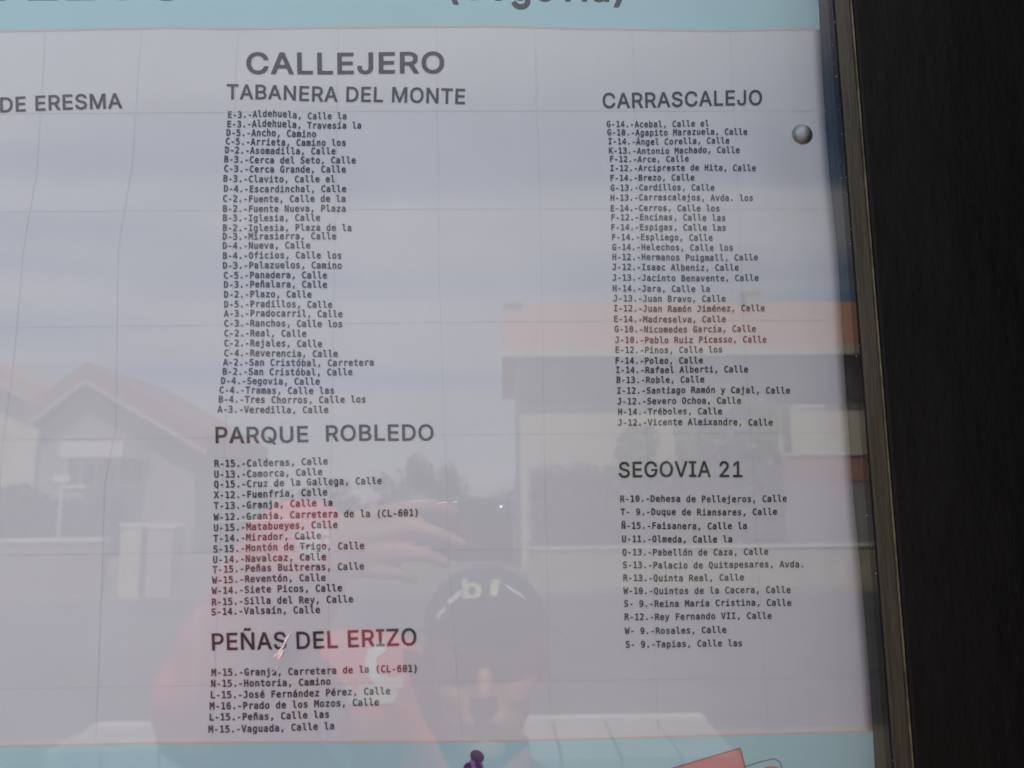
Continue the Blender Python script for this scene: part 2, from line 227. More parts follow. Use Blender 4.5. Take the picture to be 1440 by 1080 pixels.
# ------------------------------------------------------------------ fonts (outlines kept in the script)
GL = json.loads(r'''{"mono":{"(":[429,["308 541 268 462 239 383 222 304 216 224 222 144 239 65 268 -14 308 -94 252 -94 207 -12 174 67 155 146 148 224 155 302 174 380 207 460 252 541"]],")":[429,["121 541 177 541 223 460 255 380 275 302 281 224 275 145 255 67 223 -13 177 -94 121 -94 162 -14 190 66 207 145 213 224 207 303 190 382 162 462"]],",":[429,["175 106 263 106 263 33 194 -100 140 -100 175 33"]],"-":[429,["124 224 305 224 305 167 124 167"]],".":[429,["170 106 258 106 258 0 170 0"]],"0":[429,["168 261 172 279 182 294 196 305 214 308 232 305 247 294 258 279 261 261 258 243 247 228 232 218 214 214 196 218 181 228 171 243","214 474 172 460 141 421 123 354 117 259 123 165 141 99 172 59 214 46 258 59 288 99 306 165 312 259 306 354 288 421 258 460","214 529 288 512 340 461 372 376 383 259 372 143 340 58 288 7 214 -10 141 7 89 58 57 143 46 259 57 376 89 461 141 512"]],"1":[429,["94 59 203 59 203 456 86 430 86 494 203 520 273 520 273 59 381 59 381 0 94 0"]],"2":[429,["130 59 369 59 369 0 53 0 53 59 167 180 234 255 281 323 290 350 293 377 287 416 268 445 237 464 197 470 131 459 57 424 57 495 128 521 196 529 265 519 319 489 354 442 365 382 361 349 350 315 329 280 299 242 243 179"]],"3":[429,["270 278 315 259 349 230 369 191 376 143 364 79 327 31 270 0 194 -10 121 -3 48 16 48 86 118 58 186 49 237 56 275 75 298 107 306 150 298 191 275 222 239 242 191 249 138 249 138 307 191 307 234 312 267 328 287 353 294 387 288 423 269 449 238 465 197 470 133 463 63 442 63 507 138 524 197 529 265 520 318 491 352 447 364 390 358 351 340 319 310 294"]],"4":[429,["256 456 92 181 256 181","244 520 326 520 326 181 395 181 395 124 326 124 326 0 256 0 256 124 36 124 36 190"]],"5":[429,["72 520 335 520 335 461 136 461 136 333 166 341 197 344 269 332 325 296 360 240 372 167 360 93 323 37 264 2 187 -10 111 -5 50 12 50 84 114 58 180 49 232 57 270 80 294 117 302 167 293 216 269 253 230 277 178 284 123 278 72 259"]],"6":[429,["345 508 345 444 298 463 247 470 188 457 146 420 120 358 111 272 131 302 157 325 189 339 225 344 292 332 342 298 373 242 383 167 372 92 341 36 289 1 221 -10 143 6 88 55 57 138 46 259 59 375 97 460 159 512 244 529 295 524","220 289 180 281 149 256 130 218 123 167 130 116 149 77 180 53 220 45 261 53 290 76 308 114 314 167 308 220 290 258 261 281"]],"7":[429,["48 520 376 520 376 490 190 0 116 0 297 461 48 461"]],"8":[429,["214 247 173 240 142 221 123 189 116 146 123 104 142 72 173 52 214 45 256 51 287 71 307 103 313 146 307 189 287 220 256 240","153 276 113 293 83 319 64 353 58 394 68 450 100 493 150 520 214 529 280 520 329 493 361 450 372 394 365 353 346 319 316 293 276 276 322 259 356 230 377 190 384 140 372 77 339 30 285 0 214 -10 144 0 90 29 57 77 46 139 53 189 73 230 107 259","128 388 133 351 150 324 177 308 214 302 252 308 279 324 296 351 302 388 296 425 279 453 252 469 214 475 177 469 150 452 133 425"]],"9":[429,["208 231 248 239 278 263 297 301 304 352 297 403 278 442 248 466 208 474 167 467 137 443 119 405 114 352 119 299 137 261 166 238","82 11 82 76 129 56 180 49 239 62 282 99 307 162 316 248 296 217 270 194 238 180 202 175 135 187 85 222 55 278 44 353 55 428 87 483 138 518 206 529 285 513 339 464 370 380 381 259 368 144 330 59 268 7 183 -10 132 -5"]],"A":[429,["214 458 140 192 289 192","172 520 257 520 416 0 344 0 305 135 123 135 86 0 13 0"]],"B":[429,["128 248 128 58 212 58 264 63 299 79 319 108 325 150 318 194 298 224 262 242 212 248","128 462 128 305 210 305 254 310 284 325 301 350 307 388 301 422 284 445 255 458 210 462","58 520 212 520 282 511 335 485 367 444 378 388 372 345 355 313 326 290 287 278 332 263 367 235 389 194 396 143 384 81 350 36 292 9 212 0 58 0"]],"C":[429,["374 18 319 -3 259 -10 170 8 104 61 62 146 48 259 62 373 104 458 170 511 259 529 319 522 374 501 374 429 318 461 259 472 199 459 156 419 130 353 122 259 130 166 156 100 199 60 259 47 319 58 374 91"]],"D":[429,["152 58 227 69 276 101 302 163 311 259 302 357 276 418 227 451 152 462 118 462 118 58","153 520 257 504 329 456 371 376 385 259 371 144 329 63 257 16 153 0 48 0 48 520"]],"E":[429,["69 520 377 520 377 461 139 461 139 307 367 307 367 248 139 248 139 59 384 59 384 0 69 0"]],"F":[429,["81 520 387 520 387 461 152 461 152 307 365 307 365 248 152 248 152 0 81 0"]],"G":[429,["384 43 354 20 321 3 284 -7 244 -10 157 8 91 61 49 146 36 259 49 373 91 458 158 511 246 529 309 520 367 492 367 420 338 443 309 459 278 469 246 472 186 459 143 419 118 353 109 259 117 165 142 99 184 60 244 47 285 52 317 69 317 209 242 209 242 267 384 267"]],"H":[429,["48 520 118 520 118 307 311 307 311 520 382 520 382 0 311 0 311 248 118 248 118 0 48 0"]],"I":[429,["70 520 359 520 359 461 250 461 250 59 359 59 359 0 70 0 70 59 179 59 179 461 70 461"]],"J":[429,["38 21 38 103 70 79 103 61 138 51 173 47 216 53 243 73 258 110 263 170 263 461 130 461 130 520 333 520 333 170 324 86 296 31 247 0 173 -10 107 -2"]],"K":[429,["48 520 118 520 118 289 338 520 421 520 218 307 427 0 342 0 172 260 118 203 118 0 48 0"]],"L":[429,["75 520 146 520 146 59 397 59 397 0 75 0"]],"M":[429,["30 520 124 520 214 255 304 520 399 520 399 0 334 0 334 459 241 185 188 185 95 459 95 0 30 0"]],"N":[429,["48 520 138 520 313 92 313 520 381 520 381 0 292 0 116 428 116 0 48 0"]],"O":[429,["315 259 309 358 292 423 261 460 214 472 169 460 138 423 120 358 114 259 120 161 138 96 169 59 214 47 261 59 292 96 309 161","389 259 378 141 346 57 291 7 214 -10 138 7 84 56 51 140 41 259 51 378 84 462 138 513 214 529 291 513 346 462 378 378"]],"P":[429,["139 462 139 267 220 267 264 273 296 292 317 323 324 365 317 406 297 436 264 456 220 462","69 520 220 520 297 510 352 480 386 432 397 365 386 297 353 248 297 219 220 209 139 209 139 0 69 0"]],"Q":[429,["228 -9 221 -10 214 -10 138 7 84 57 51 141 41 259 51 378 84 462 138 513 214 529 291 513 346 462 378 378 389 259 383 167 365 95 335 41 292 7 362 -59 310 -94","315 259 309 358 292 423 261 460 214 472 169 460 138 423 120 358 114 259 120 161 138 96 169 59 214 47 261 59 292 96 309 161"]],"R":[429,["265 245 290 235 311 219 332 190 359 142 429 0 354 0 292 131 266 177 244 204 219 216 188 220 120 220 120 0 50 0 50 520 195 520 270 510 326 481 360 434 372 369 365 323 343 285 310 259","120 462 120 278 197 278 241 283 273 300 291 329 297 369 291 409 271 438 239 456 195 462"]],"S":[429,["352 502 352 431 288 462 223 472 179 466 144 449 123 422 116 386 120 356 135 334 162 317 205 304 242 295 306 273 349 242 374 198 382 142 371 77 336 29 280 0 203 -10 129 -2 55 21 55 96 131 59 203 47 250 53 286 71 308 99 315 138 310 172 295 197 267 215 224 229 186 237 124 258 81 287 57 326 48 376 60 438 95 487 150 519 220 529 283 522"]],"T":[429,["16 520 413 520 413 461 250 461 250 0 180 0 180 461 16 461"]],"U":[429,["51 200 51 520 122 520 122 167 124 113 131 88 145 70 163 57 187 50 214 47 242 50 266 57 284 71 298 88 305 113 307 167 307 520 378 520 378 200 375 131 368 86 354 55 334 31 309 13 281 0 214 -10 148 0 120 13 95 31 75 55 61 87 54 132"]],"V":[429,["214 59 337 520 409 520 257 0 172 0 20 520 93 520"]],"W":[429,["0 520 69 520 118 98 178 377 251 377 311 97 361 520 429 520 352 0 285 0 214 309 144 0 78 0"]],"X":[429,["30 520 106 520 220 324 336 520 412 520 256 275 423 0 347 0 220 224 82 0 6 0 180 275"]],"a":[429,["244 196 223 196 174 191 139 176 117 152 110 118 116 86 132 63 157 48 190 44 238 53 274 80 296 124 304 182 304 196","369 222 369 0 304 0 304 58 281 28 253 6 218 -6 177 -10 123 -2 82 24 55 63 46 114 57 171 90 212 144 238 218 246 304 246 304 256 298 297 281 324 250 340 206 345 140 336 75 308 75 372 143 393 206 399 251 396 289 385 320 367 344 342 363 299"]],"b":[429,["320 195 314 260 296 307 267 336 226 345 185 336 155 307 137 260 131 195 137 130 155 83 185 54 226 44 267 54 296 82 314 129","131 340 150 365 174 384 203 396 236 399 299 386 347 345 377 281 387 196 377 110 347 45 299 4 235 -10 203 -6 174 5 150 24 131 49 131 0 67 0 67 542 131 542"]],"c":[429,["369 20 316 -3 260 -10 180 3 119 44 81 109 68 195 81 280 119 345 180 386 260 399 315 392 369 369 369 302 318 335 260 345 207 335 168 306 144 259 135 195 144 131 168 83 207 54 260 44 320 54 369 86"]],"d":[429,["299 340 299 542 363 542 363 0 299 0 299 49 280 24 256 5 227 -6 195 -10 131 4 83 45 53 110 43 196 53 281 84 345 132 386 195 399 228 396 257 384 281 366","110 195 116 129 134 82 163 54 204 44 245 54 275 83 293 130 299 195 293 260 275 307 245 336 204 345 163 336 134 307 116 260"]],"e":[429,["387 211 387 180 110 180 110 178 118 121 143 79 183 53 237 44 301 54 372 84 372 20 302 -3 236 -10 155 4 94 44 56 109 43 195 55 279 93 344 151 385 227 399 293 387 344 349 376 289","323 230 316 279 296 316 266 338 224 345 182 337 148 314 124 278 112 229"]],"f":[429,["370 542 370 489 297 489 268 485 249 474 239 455 236 424 236 390 370 390 370 340 236 340 236 0 172 0 172 340 68 340 68 390 172 390 172 417 179 473 201 511 239 534 293 542"]],"g":[429,["299 198 293 262 275 308 246 336 207 345 165 336 135 308 117 262 110 198 117 135 135 88 166 60 208 50 247 60 275 88 293 135","363 25 352 -52 321 -108 270 -142 200 -153 144 -148 86 -134 86 -71 148 -94 200 -102 244 -95 275 -74 293 -37 299 16 299 18 299 62 281 33 257 13 228 1 193 -3 131 11 84 52 53 116 43 198 53 281 84 345 131 386 193 399 227 396 256 384 280 365 299 338 299 389 363 389"]],"h":[429,["366 242 366 0 302 0 302 242 297 287 283 319 259 337 225 344 186 336 156 312 138 273 132 220 132 0 68 0 68 542 132 542 132 331 152 361 178 382 210 395 248 399 300 390 337 360 359 311"]],"i":[429,["89 390 253 390 253 50 380 50 380 0 62 0 62 50 189 50 189 340 89 340","189 542 253 542 253 461 189 461"]],"j":[429,["209 -7 209 340 99 340 99 390 273 390 273 -7 265 -67 242 -112 204 -139 153 -148 65 -148 65 -94 146 -94 174 -89 193 -72 205 -45","209 542 273 542 273 461 209 461"]],"k":[429,["82 542 148 542 148 228 317 390 394 390 241 243 419 0 340 0 196 201 148 156 148 0 82 0"]],"l":[429,["222 141 226 103 238 76 258 60 285 54 360 54 360 0 279 0 228 9 190 37 166 81 158 141 158 495 56 495 56 546 222 546"]],"m":[429,["235 350 249 372 265 387 286 396 310 399 350 390 376 363 390 311 395 226 395 0 337 0 337 223 334 290 327 326 314 341 294 346 270 340 256 324 248 288 245 223 245 0 187 0 187 223 184 291 177 326 163 341 141 346 120 340 106 324 99 288 96 223 96 0 38 0 38 390 96 390 96 357 125 388 164 399 188 396 208 387 224 372"]],"n":[429,["366 242 366 0 302 0 302 242 297 287 283 319 259 337 225 344 186 336 156 312 138 273 132 220 132 0 68 0 68 390 132 390 132 331 152 361 178 382 210 395 248 399 300 390 337 360 359 311"]],"o":[429,["214 345 172 336 141 307 122 260 116 195 122 129 141 82 172 54 214 44 258 54 289 82 307 129 314 195 307 260 289 307 258 336","214 399 286 386 339 347 371 282 382 195 371 107 339 42 286 3 214 -10 143 3 91 42 58 107 48 195 58 282 91 347 143 386"]],"p":[429,["131 49 131 -148 66 -148 66 390 131 390 131 340 149 366 173 384 202 396 235 399 298 386 346 345 376 280 386 193 376 108 345 44 298 3 235 -10 201 -6 173 5 149 24","319 195 313 260 295 307 266 336 225 345 184 336 155 307 137 260 131 195 137 130 155 83 184 54 225 44 266 54 295 82 313 129"]],"q":[429,["116 193 121 128 139 81 168 52 209 43 250 52 279 81 297 128 303 193 297 258 279 306 250 334 209 344 168 334 139 306 121 259","303 48 285 23 261 4 232 -8 199 -11 136 2 88 43 58 107 48 192 58 278 88 343 136 384 199 398 232 394 260 383 284 364 303 339 303 389 367 389 367 -150 303 -150"]],"r":[429,["402 310 360 333 314 340 261 331 222 303 198 257 190 194 190 0 126 0 126 390 190 390 190 314 211 350 240 377 276 394 319 399 363 393 402 375"]],"s":[429,["339 376 339 314 283 338 227 346 189 342 162 332 146 314 140 289 144 266 156 250 184 237 236 225 262 220 304 206 334 183 352 152 359 113 348 61 318 22 268 -2 203 -10 143 -4 74 14 74 80 143 53 205 44 242 48 271 61 288 81 294 109 273 147 209 171 206 171 182 176 134 191 101 213 82 243 76 282 85 332 114 369 160 392 222 399 282 394"]],"t":[429,["214 501 214 390 359 390 359 340 214 340 214 128 218 92 230 68 253 55 287 51 359 51 359 0 281 0 220 7 179 29 157 68 150 128 150 340 46 340 46 390 150 390 150 501"]],"u":[429,["68 148 68 389 132 389 132 148 137 102 151 70 174 52 208 46 248 54 278 77 296 116 302 169 302 389 366 389 366 0 302 0 302 58 281 29 255 7 223 -6 186 -10 134 0 97 29 75 78"]],"v":[429,["35 390 101 390 214 63 328 390 394 390 256 0 173 0"]],"w":[429,["0 390 63 390 131 75 187 276 242 276 298 75 366 390 429 390 338 0 277 0 214 214 153 0 91 0"]],"x":[429,["389 390 250 203 403 0 329 0 214 156 101 0 26 0 180 203 40 390 111 390 214 249 317 390"]],"y":[429,["299 125 258 18 212 -94 194 -118 172 -135 146 -145 116 -148 64 -148 64 -95 102 -95 127 -91 146 -78 164 -49 187 6 36 390 104 390 220 85 334 390 401 390"]],"z":[429,["79 391 362 391 362 332 138 52 362 52 362 0 71 0 71 59 295 339 79 339"]],"Á":[429,["214 458 140 192 289 192","172 520 257 520 416 0 344 0 305 135 123 135 86 0 13 0","234 661 299 661 219 569 165 569"]],"Ñ":[429,["48 520 138 520 313 92 313 520 381 520 381 0 292 0 116 428 116 0 48 0","213 597 193 608 179 615 170 617 150 608 143 584 143 582 100 582 104 613 118 638 139 653 165 658 189 655 216 643 236 633 250 626 261 624 279 633 286 656 286 658 329 658 324 627 311 603 290 587 264 582 242 585"]],"á":[429,["244 196 223 196 174 191 139 176 117 152 110 118 116 86 132 63 157 48 190 44 238 53 274 80 296 124 304 182 304 196","369 222 369 0 304 0 304 58 281 28 253 6 218 -6 177 -10 123 -2 82 24 55 63 46 114 57 171 90 212 144 238 218 246 304 246 304 256 298 297 281 324 250 340 206 345 140 336 75 308 75 372 143 393 206 399 251 396 289 385 320 367 344 342 363 299","263 570 332 570 219 439 165 439"]],"é":[429,["387 211 387 180 110 180 110 178 118 121 143 79 183 53 237 44 301 54 372 84 372 20 302 -3 236 -10 155 4 94 44 56 109 43 195 55 279 93 344 151 385 227 399 293 387 344 349 376 289","323 230 316 279 296 316 266 338 224 345 182 337 148 314 124 278 112 229","268 570 337 570 224 439 170 439"]],"í":[429,["89 390 253 390 253 50 380 50 380 0 62 0 62 50 189 50 189 340 89 340","263 570 332 570 219 439 165 439"]],"ñ":[429,["366 242 366 0 302 0 302 242 297 287 283 319 259 337 225 344 186 336 156 312 138 273 132 220 132 0 68 0 68 390 132 390 132 331 152 361 178 382 210 395 248 399 300 390 337 360 359 311","213 477 193 496 180 506 170 510 158 507 150 497 143 456 100 456 105 497 118 528 139 548 167 554 192 549 216 533 236 514 249 503 259 500 271 503 279 513 286 554 329 554 325 513 311 482 290 462 262 456 237 461"]],"ó":[429,["214 345 172 336 141 307 122 260 116 195 122 129 141 82 172 54 214 44 258 54 289 82 307 129 314 195 307 260 289 307 258 336","214 399 286 386 339 347 371 282 382 195 371 107 339 42 286 3 214 -10 143 3 91 42 58 107 48 195 58 282 91 347 143 386","263 570 332 570 219 439 165 439"]]},"sans":{"(":[273,["89 207 101 324 132 441 177 539 236 539 191 428 161 313 151 207 160 115 188 16 236 -96 177 -96 150 -46 128 4 111 55 99 106 92 156"]],")":[273,["37 -96 86 18 113 116 122 207 112 313 82 428 37 539 97 539 142 441 173 323 184 207 182 156 174 104 161 53 144 3 123 -47 97 -96"]],"1":[453,["76 0 76 55 391 55 391 0","276 509 276 0 212 0 212 448 209 448 86 358 86 427 198 509"]],"2":[453,["64 0 64 47 234 229 282 282 311 327 320 371 319 389 315 405 308 419 298 431 287 441 273 449 224 460 205 458 188 454 172 447 159 438 148 427 139 413 132 398 128 381 127 362 66 362 68 391 75 418 86 442 102 464 121 482 143 496 168 507 196 513 225 516 254 513 281 507 306 497 328 482 346 465 361 445 372 423 379 398 381 372 371 318 336 259 267 180 153 60 153 57 389 57 389 0"]],"A":[480,["16 0 201 509 276 509 463 0 395 0 287 302 264 372 232 478 245 478 213 371 191 302 85 0","110 142 110 199 370 199 370 142"]],"B":[456,["60 0 60 509 241 509 274 507 304 501 329 491 350 477 367 461 381 442 390 421 396 398 398 374 397 353 393 336 387 320 356 286 315 267 315 262 331 260 347 254 363 245 378 234 391 220 402 203 411 184 416 161 418 136 416 111 410 88 400 67 386 48 368 31 344 18 317 8 284 2 247 0","125 57 245 57 281 60 309 67 330 80 344 96 353 115 355 137 354 153 350 169 342 184 333 197 320 209 306 218 289 225 269 229 248 231 125 231","125 285 238 285 288 296 302 304 314 314 323 326 330 340 335 355 336 372 333 393 326 412 313 429 294 442 270 449 240 452 125 452"]],"C":[510,["267 -7 225 -3 186 7 150 25 119 49 92 79 70 115 53 157 44 203 40 254 44 305 53 352 70 393 92 429 119 459 150 484 186 501 225 512 267 516 340 504 362 496 383 485 402 471 419 456 435 438 448 418 459 397 467 373 473 348 408 348 389 395 357 428 315 449 267 456 237 453 209 445 184 432 161 414 141 391 125 364 113 332 106 295 103 254 106 213 113 177 125 145 141 117 161 94 184 76 210 63 237 56 267 53 315 60 357 81 389 114 408 160 473 160 467 135 459 112 448 91 435 71 420 53 402 38 383 24 363 13 341 5 317 -2 293 -6"]],"D":[502,["219 0 96 0 96 57 215 57 254 60 288 68 318 81 343 99 363 122 379 149 390 181 397 216 399 255 397 294 390 329 379 361 364 388 344 410 320 428 291 441 258 449 221 452 93 452 93 509 225 509 273 505 315 495 353 478 385 455 412 426 433 391 449 351 458 306 462 255 458 205 449 159 433 119 411 83 384 54 351 31 312 14 268 3","125 509 125 0 60 0 60 509"]],"E":[419,["60 0 60 509 372 509 372 452 125 452 125 286 355 286 355 229 125 229 125 57 375 57 375 0"]],"G":[520,["269 -7 225 -3 185 7 149 25 118 49 91 79 69 116 53 157 43 203 40 254 43 305 53 352 69 393 91 429 117 459 149 484 184 501 223 512 265 516 291 514 316 510 340 504 363 494 384 483 403 469 421 453 436 436 449 416 460 395 468 373 474 349 408 349 387 393 356 427 315 448 265 456 236 453 209 445 183 432 160 414 141 392 125 364 113 332 106 295 103 254 106 213 113 177 125 145 141 117 161 95 184 76 210 63 238 56 269 53 296 55 322 61 345 71 365 85 382 102 396 123 407 147 413 173 415 202 434 199 283 199 283 256 478 256 478 200 475 160 466 124 451 91 431 62 406 38 377 19 344 5 308 -4"]],"I":[300,["31 0 31 57 118 57 118 452 31 452 31 509 269 509 269 452 183 452 183 57 269 57 269 0"]],"J":[396,["185 -7 143 -2 106 11 75 33 52 63 38 100 33 145 33 173 98 173 98 145 100 117 108 93 122 74 139 61 160 53 185 50 209 53 230 61 248 74 261 93 269 117 272 145 272 509 336 509 336 145 332 100 318 63 294 33 263 11 227 -2"]],"L":[393,["60 0 60 509 125 509 125 57 361 57 361 0"]],"M":[628,["60 0 60 509 152 509 277 187 287 159 299 123 311 84 322 49 307 49 318 83 330 121 342 158 352 187 476 509 568 509 568 0 504 0 504 291 504 327 505 369 506 413 507 457 513 457 498 409 482 363 467 322 456 291 342 0 286 0 170 291 159 321 145 361 129 408 112 457 119 457 120 416 121 372 122 328 122 291 122 0"]],"N":[523,["60 0 60 509 136 509 343 183 363 151 388 107 414 55 405 54 401 108 399 157 399 195 399 509 463 509 463 0 387 0 202 290 177 331 148 381 108 452 119 454 122 384 124 328 125 291 125 0"]],"O":[533,["267 -7 225 -3 186 7 150 25 119 49 92 79 70 115 53 157 44 203 40 254 44 305 53 352 70 393 92 429 119 459 150 484 186 501 225 512 267 516 309 512 348 501 384 484 415 459 442 429 464 393 480 352 490 305 493 254 490 203 480 157 464 115 442 79 415 49 384 25 348 7 309 -3","267 53 296 55 324 63 349 76 372 94 392 116 408 144 420 176 428 213 430 254 428 295 420 332 408 365 392 392 372 415 349 433 324 446 296 453 267 456 237 453 210 445 184 433 161 415 142 392 125 364 113 332 106 295 103 254 106 213 113 176 125 144 142 117 161 94 184 76 210 63 237 55"]],"P":[445,["60 0 60 509 235 509 272 506 305 499 332 487 356 471 375 452 390 430 400 404 407 377 409 348 407 318 400 291 390 265 375 243 356 223 332 207 305 195 272 188 235 186 109 186 109 242 233 242 257 244 279 248 297 256 312 266 324 279 333 294 339 310 343 328 344 348 343 367 339 385 333 402 324 416 312 428 297 439 279 446 257 451 232 452 125 452 125 0"]],"Q":[533,["245 159 313 159 369 85 384 65 468 -48 401 -48 346 27 331 46","267 -7 225 -3 186 7 150 25 119 49 92 79 70 115 53 157 44 203 40 254 44 305 53 352 70 393 92 429 119 459 150 484 186 501 225 512 267 516 309 512 348 501 384 484 415 459 442 429 464 393 480 352 490 305 493 254 490 203 480 157 464 115 442 79 415 49 384 25 348 7 309 -3","267 53 296 55 324 63 349 76 372 94 392 116 408 144 420 176 428 213 430 254 428 295 420 332 408 365 392 392 372 415 349 433 324 446 296 453 267 456 237 453 210 445 184 433 161 415 142 392 125 364 113 332 106 295 103 254 106 213 113 176 125 144 142 117 161 94 184 76 210 63 237 55"]],"R":[449,["60 0 60 509 236 509 273 506 305 500 333 489 356 473 376 455 390 433 401 408 407 381 409 352 407 323 401 296 390 271 376 250 356 232 333 217 305 206 273 200 236 198 96 198 96 255 234 255 258 256 280 260 298 267 313 276 325 287 334 300 340 316 344 333 345 352 344 371 340 389 334 405 325 419 313 430 298 440 279 446 258 451 233 452 125 452 125 0","353 0 230 229 303 229 428 0"]],"S":[447,["224 -9 188 -7 156 -1 128 9 102 23 81 40 64 60 51 83 42 109 38 137 104 137 108 118 114 102 123 88 136 76 150 66 166 59 224 49 246 50 267 54 286 60 303 69 317 79 329 92 338 106 344 122 346 139 344 154 340 168 332 179 296 205 245 222 184 239 145 253 112 269 86 289 67 313 56 341 52 372 54 400 62 425 75 448 92 468 113 484 138 498 165 508 195 514 227 516 259 514 289 508 316 498 340 484 360 468 377 449 390 427 398 403 401 378 337 378 332 402 320 421 302 437 280 449 254 456 225 459 204 457 185 454 167 448 152 440 139 430 129 418 121 405 117 391 115 376 117 359 122 345 131 334 169 308 212 293 264 279 312 264 359 238 395 198 402 180 407 161 408 139 406 112 399 87 386 64 370 43 349 25 323 11 294 0 261 -7"]],"T":[449,["32 452 32 509 417 509 417 452 257 452 257 0 193 0 193 452"]],"U":[517,["259 -8 220 -6 186 2 154 15 126 33 103 55 85 80 71 108 63 140 60 173 60 509 124 509 124 178 126 155 132 133 141 113 153 95 169 80 187 68 208 59 232 53 259 52 285 53 309 59 331 68 349 80 364 95 377 113 385 133 391 155 393 178 393 509 457 509 457 173 454 140 446 108 433 80 414 55 391 33 363 15 332 2 297 -6"]],"V":[480,["204 0 16 509 84 509 192 206 215 137 248 31 235 31 267 138 290 206 395 509 463 509 278 0"]],"Z":[438,["42 0 42 46 273 385 306 431 341 476 348 454 285 452 223 452 40 452 40 509 397 509 397 462 169 129 134 81 97 33 90 54 152 57 214 57 399 57 399 0"]],"a":[389,["160 -9 137 -7 115 -3 94 5 76 15 60 29 48 45 38 63 32 84 30 108 32 128 36 146 43 161 53 174 64 184 78 193 125 211 178 220 234 227 265 235 271 240 274 246 276 255 276 257 267 297 240 322 196 331 149 322 118 301 100 274 41 291 51 313 64 331 79 346 95 358 114 368 133 375 194 384 239 379 286 360 300 350 312 336 322 320 330 301 335 278 337 251 337 0 277 0 277 52 272 52 252 25 215 1","170 45 192 47 211 51 228 59 242 68 254 80 263 93 270 108 274 122 276 138 276 190 259 182 231 176 200 171 175 168 134 159 103 139 97 130 93 118 92 105 102 72 130 52"]],"b":[424,["229 -8 208 -7 189 -3 172 4 138 31 118 59 112 59 112 0 53 0 53 509 114 509 114 319 118 319 137 346 171 373 188 379 207 383 229 384 259 382 287 374 313 361 335 342 354 320 370 293 381 261 388 227 390 189 388 151 381 116 370 84 355 57 336 34 313 16 288 3 260 -6","220 47 242 49 262 55 279 66 294 80 306 97 316 117 323 139 327 163 328 189 327 215 323 239 316 261 307 281 295 298 280 311 262 322 243 328 220 330 198 328 178 322 161 312 147 299 134 282 125 263 118 241 114 216 113 189 114 162 118 138 125 115 135 95 147 78 162 65 179 55 198 49"]],"e":[404,["212 -8 177 -5 145 3 117 16 92 35 72 58 56 85 44 116 37 150 34 187 36 224 44 258 55 290 71 317 91 340 115 359 142 373 172 382 205 384 266 374 285 366 303 355 319 341 334 324 347 305 357 282 365 256 370 227 371 194 371 169 75 169 75 221 338 221 310 202 308 226 304 248 298 269 288 286 277 301 263 314 246 323 227 328 205 330 183 328 164 323 146 313 131 301 119 286 109 270 102 251 97 231 96 211 96 178 98 151 102 127 110 106 121 88 135 73 151 61 169 53 190 48 212 46 254 53 285 73 306 105 365 91 358 72 348 55 335 39 320 26 302 14 283 4 261 -3 237 -7"]],"g":[425,["207 -151 180 -149 156 -146 134 -140 82 -110 51 -69 101 -41 122 -66 154 -88 207 -97 236 -95 261 -87 282 -75 298 -58 308 -34 311 -6 311 68 306 68 287 41 252 16 236 10 217 6 195 5 165 7 138 14 113 27 90 43 71 65 55 90 43 120 36 154 34 191 36 229 43 263 55 293 71 320 90 342 112 361 138 374 166 382 196 384 218 383 237 379 253 373 288 346 308 319 313 319 313 379 372 379 372 -9 370 -40 363 -67 350 -90 334 -109 314 -124 291 -136 265 -144 237 -149","205 59 227 61 246 66 264 75 278 87 290 103 300 121 307 142 311 166 312 193 311 219 307 242 300 264 291 283 279 299 264 312 247 322 227 328 205 330 182 328 163 322 145 312 130 298 118 282 109 262 102 241 98 218 96 193 98 167 102 144 109 123 118 104 131 88 145 76 163 66 183 61"]],"i":[167,["53 0 53 379 114 379 114 0","84 443 73 444 63 448 54 455 47 463 43 472 41 483 43 494 47 504 54 512 63 518 73 522 84 524 95 522 105 518 114 512 121 504 125 494 126 483 125 472 121 463 114 455 105 448 95 444"]],"o":[415,["207 -8 174 -5 144 3 117 16 93 35 72 58 56 85 44 116 37 150 34 187 37 225 44 260 56 291 72 318 93 341 117 360 144 374 174 382 207 384 241 382 271 374 299 360 323 341 343 318 359 291 371 260 379 225 381 187 379 150 371 116 359 85 343 58 323 35 299 16 271 3 241 -5","207 46 231 49 252 55 270 66 285 80 298 97 307 117 314 139 318 163 319 187 318 212 314 236 307 258 298 278 285 296 270 310 252 321 231 328 207 330 184 328 163 321 145 310 130 296 118 278 108 258 102 236 98 212 96 187 98 163 102 139 108 117 118 97 130 80 145 66 163 55 184 49"]],"v":[389,["163 0 17 379 84 379 165 155 187 87 206 21 184 21 203 87 224 155 305 379 371 379 226 0"]],"Ñ":[523,["60 0 60 509 136 509 343 183 363 151 388 107 414 55 405 54 401 108 399 157 399 195 399 509 463 509 463 0 387 0 202 290 177 331 148 381 108 452 119 454 122 384 124 328 125 291 125 0","307 576 282 580 259 590 239 600 224 604 210 595 206 577 163 577 165 596 170 613 177 628 188 639 201 645 218 648 242 643 264 633 283 623 300 619 313 625 319 646 361 646 359 626 354 609 346 595 335 584 322 578"]]}}''')
def loops_of(face, ch):
    a, ls = GL[face][ch]; r = []
    for s in ls:
        q = [int(x) for x in s.split()]; r.append([(q[i], q[i + 1]) for i in range(0, len(q), 2)])
    return a, r
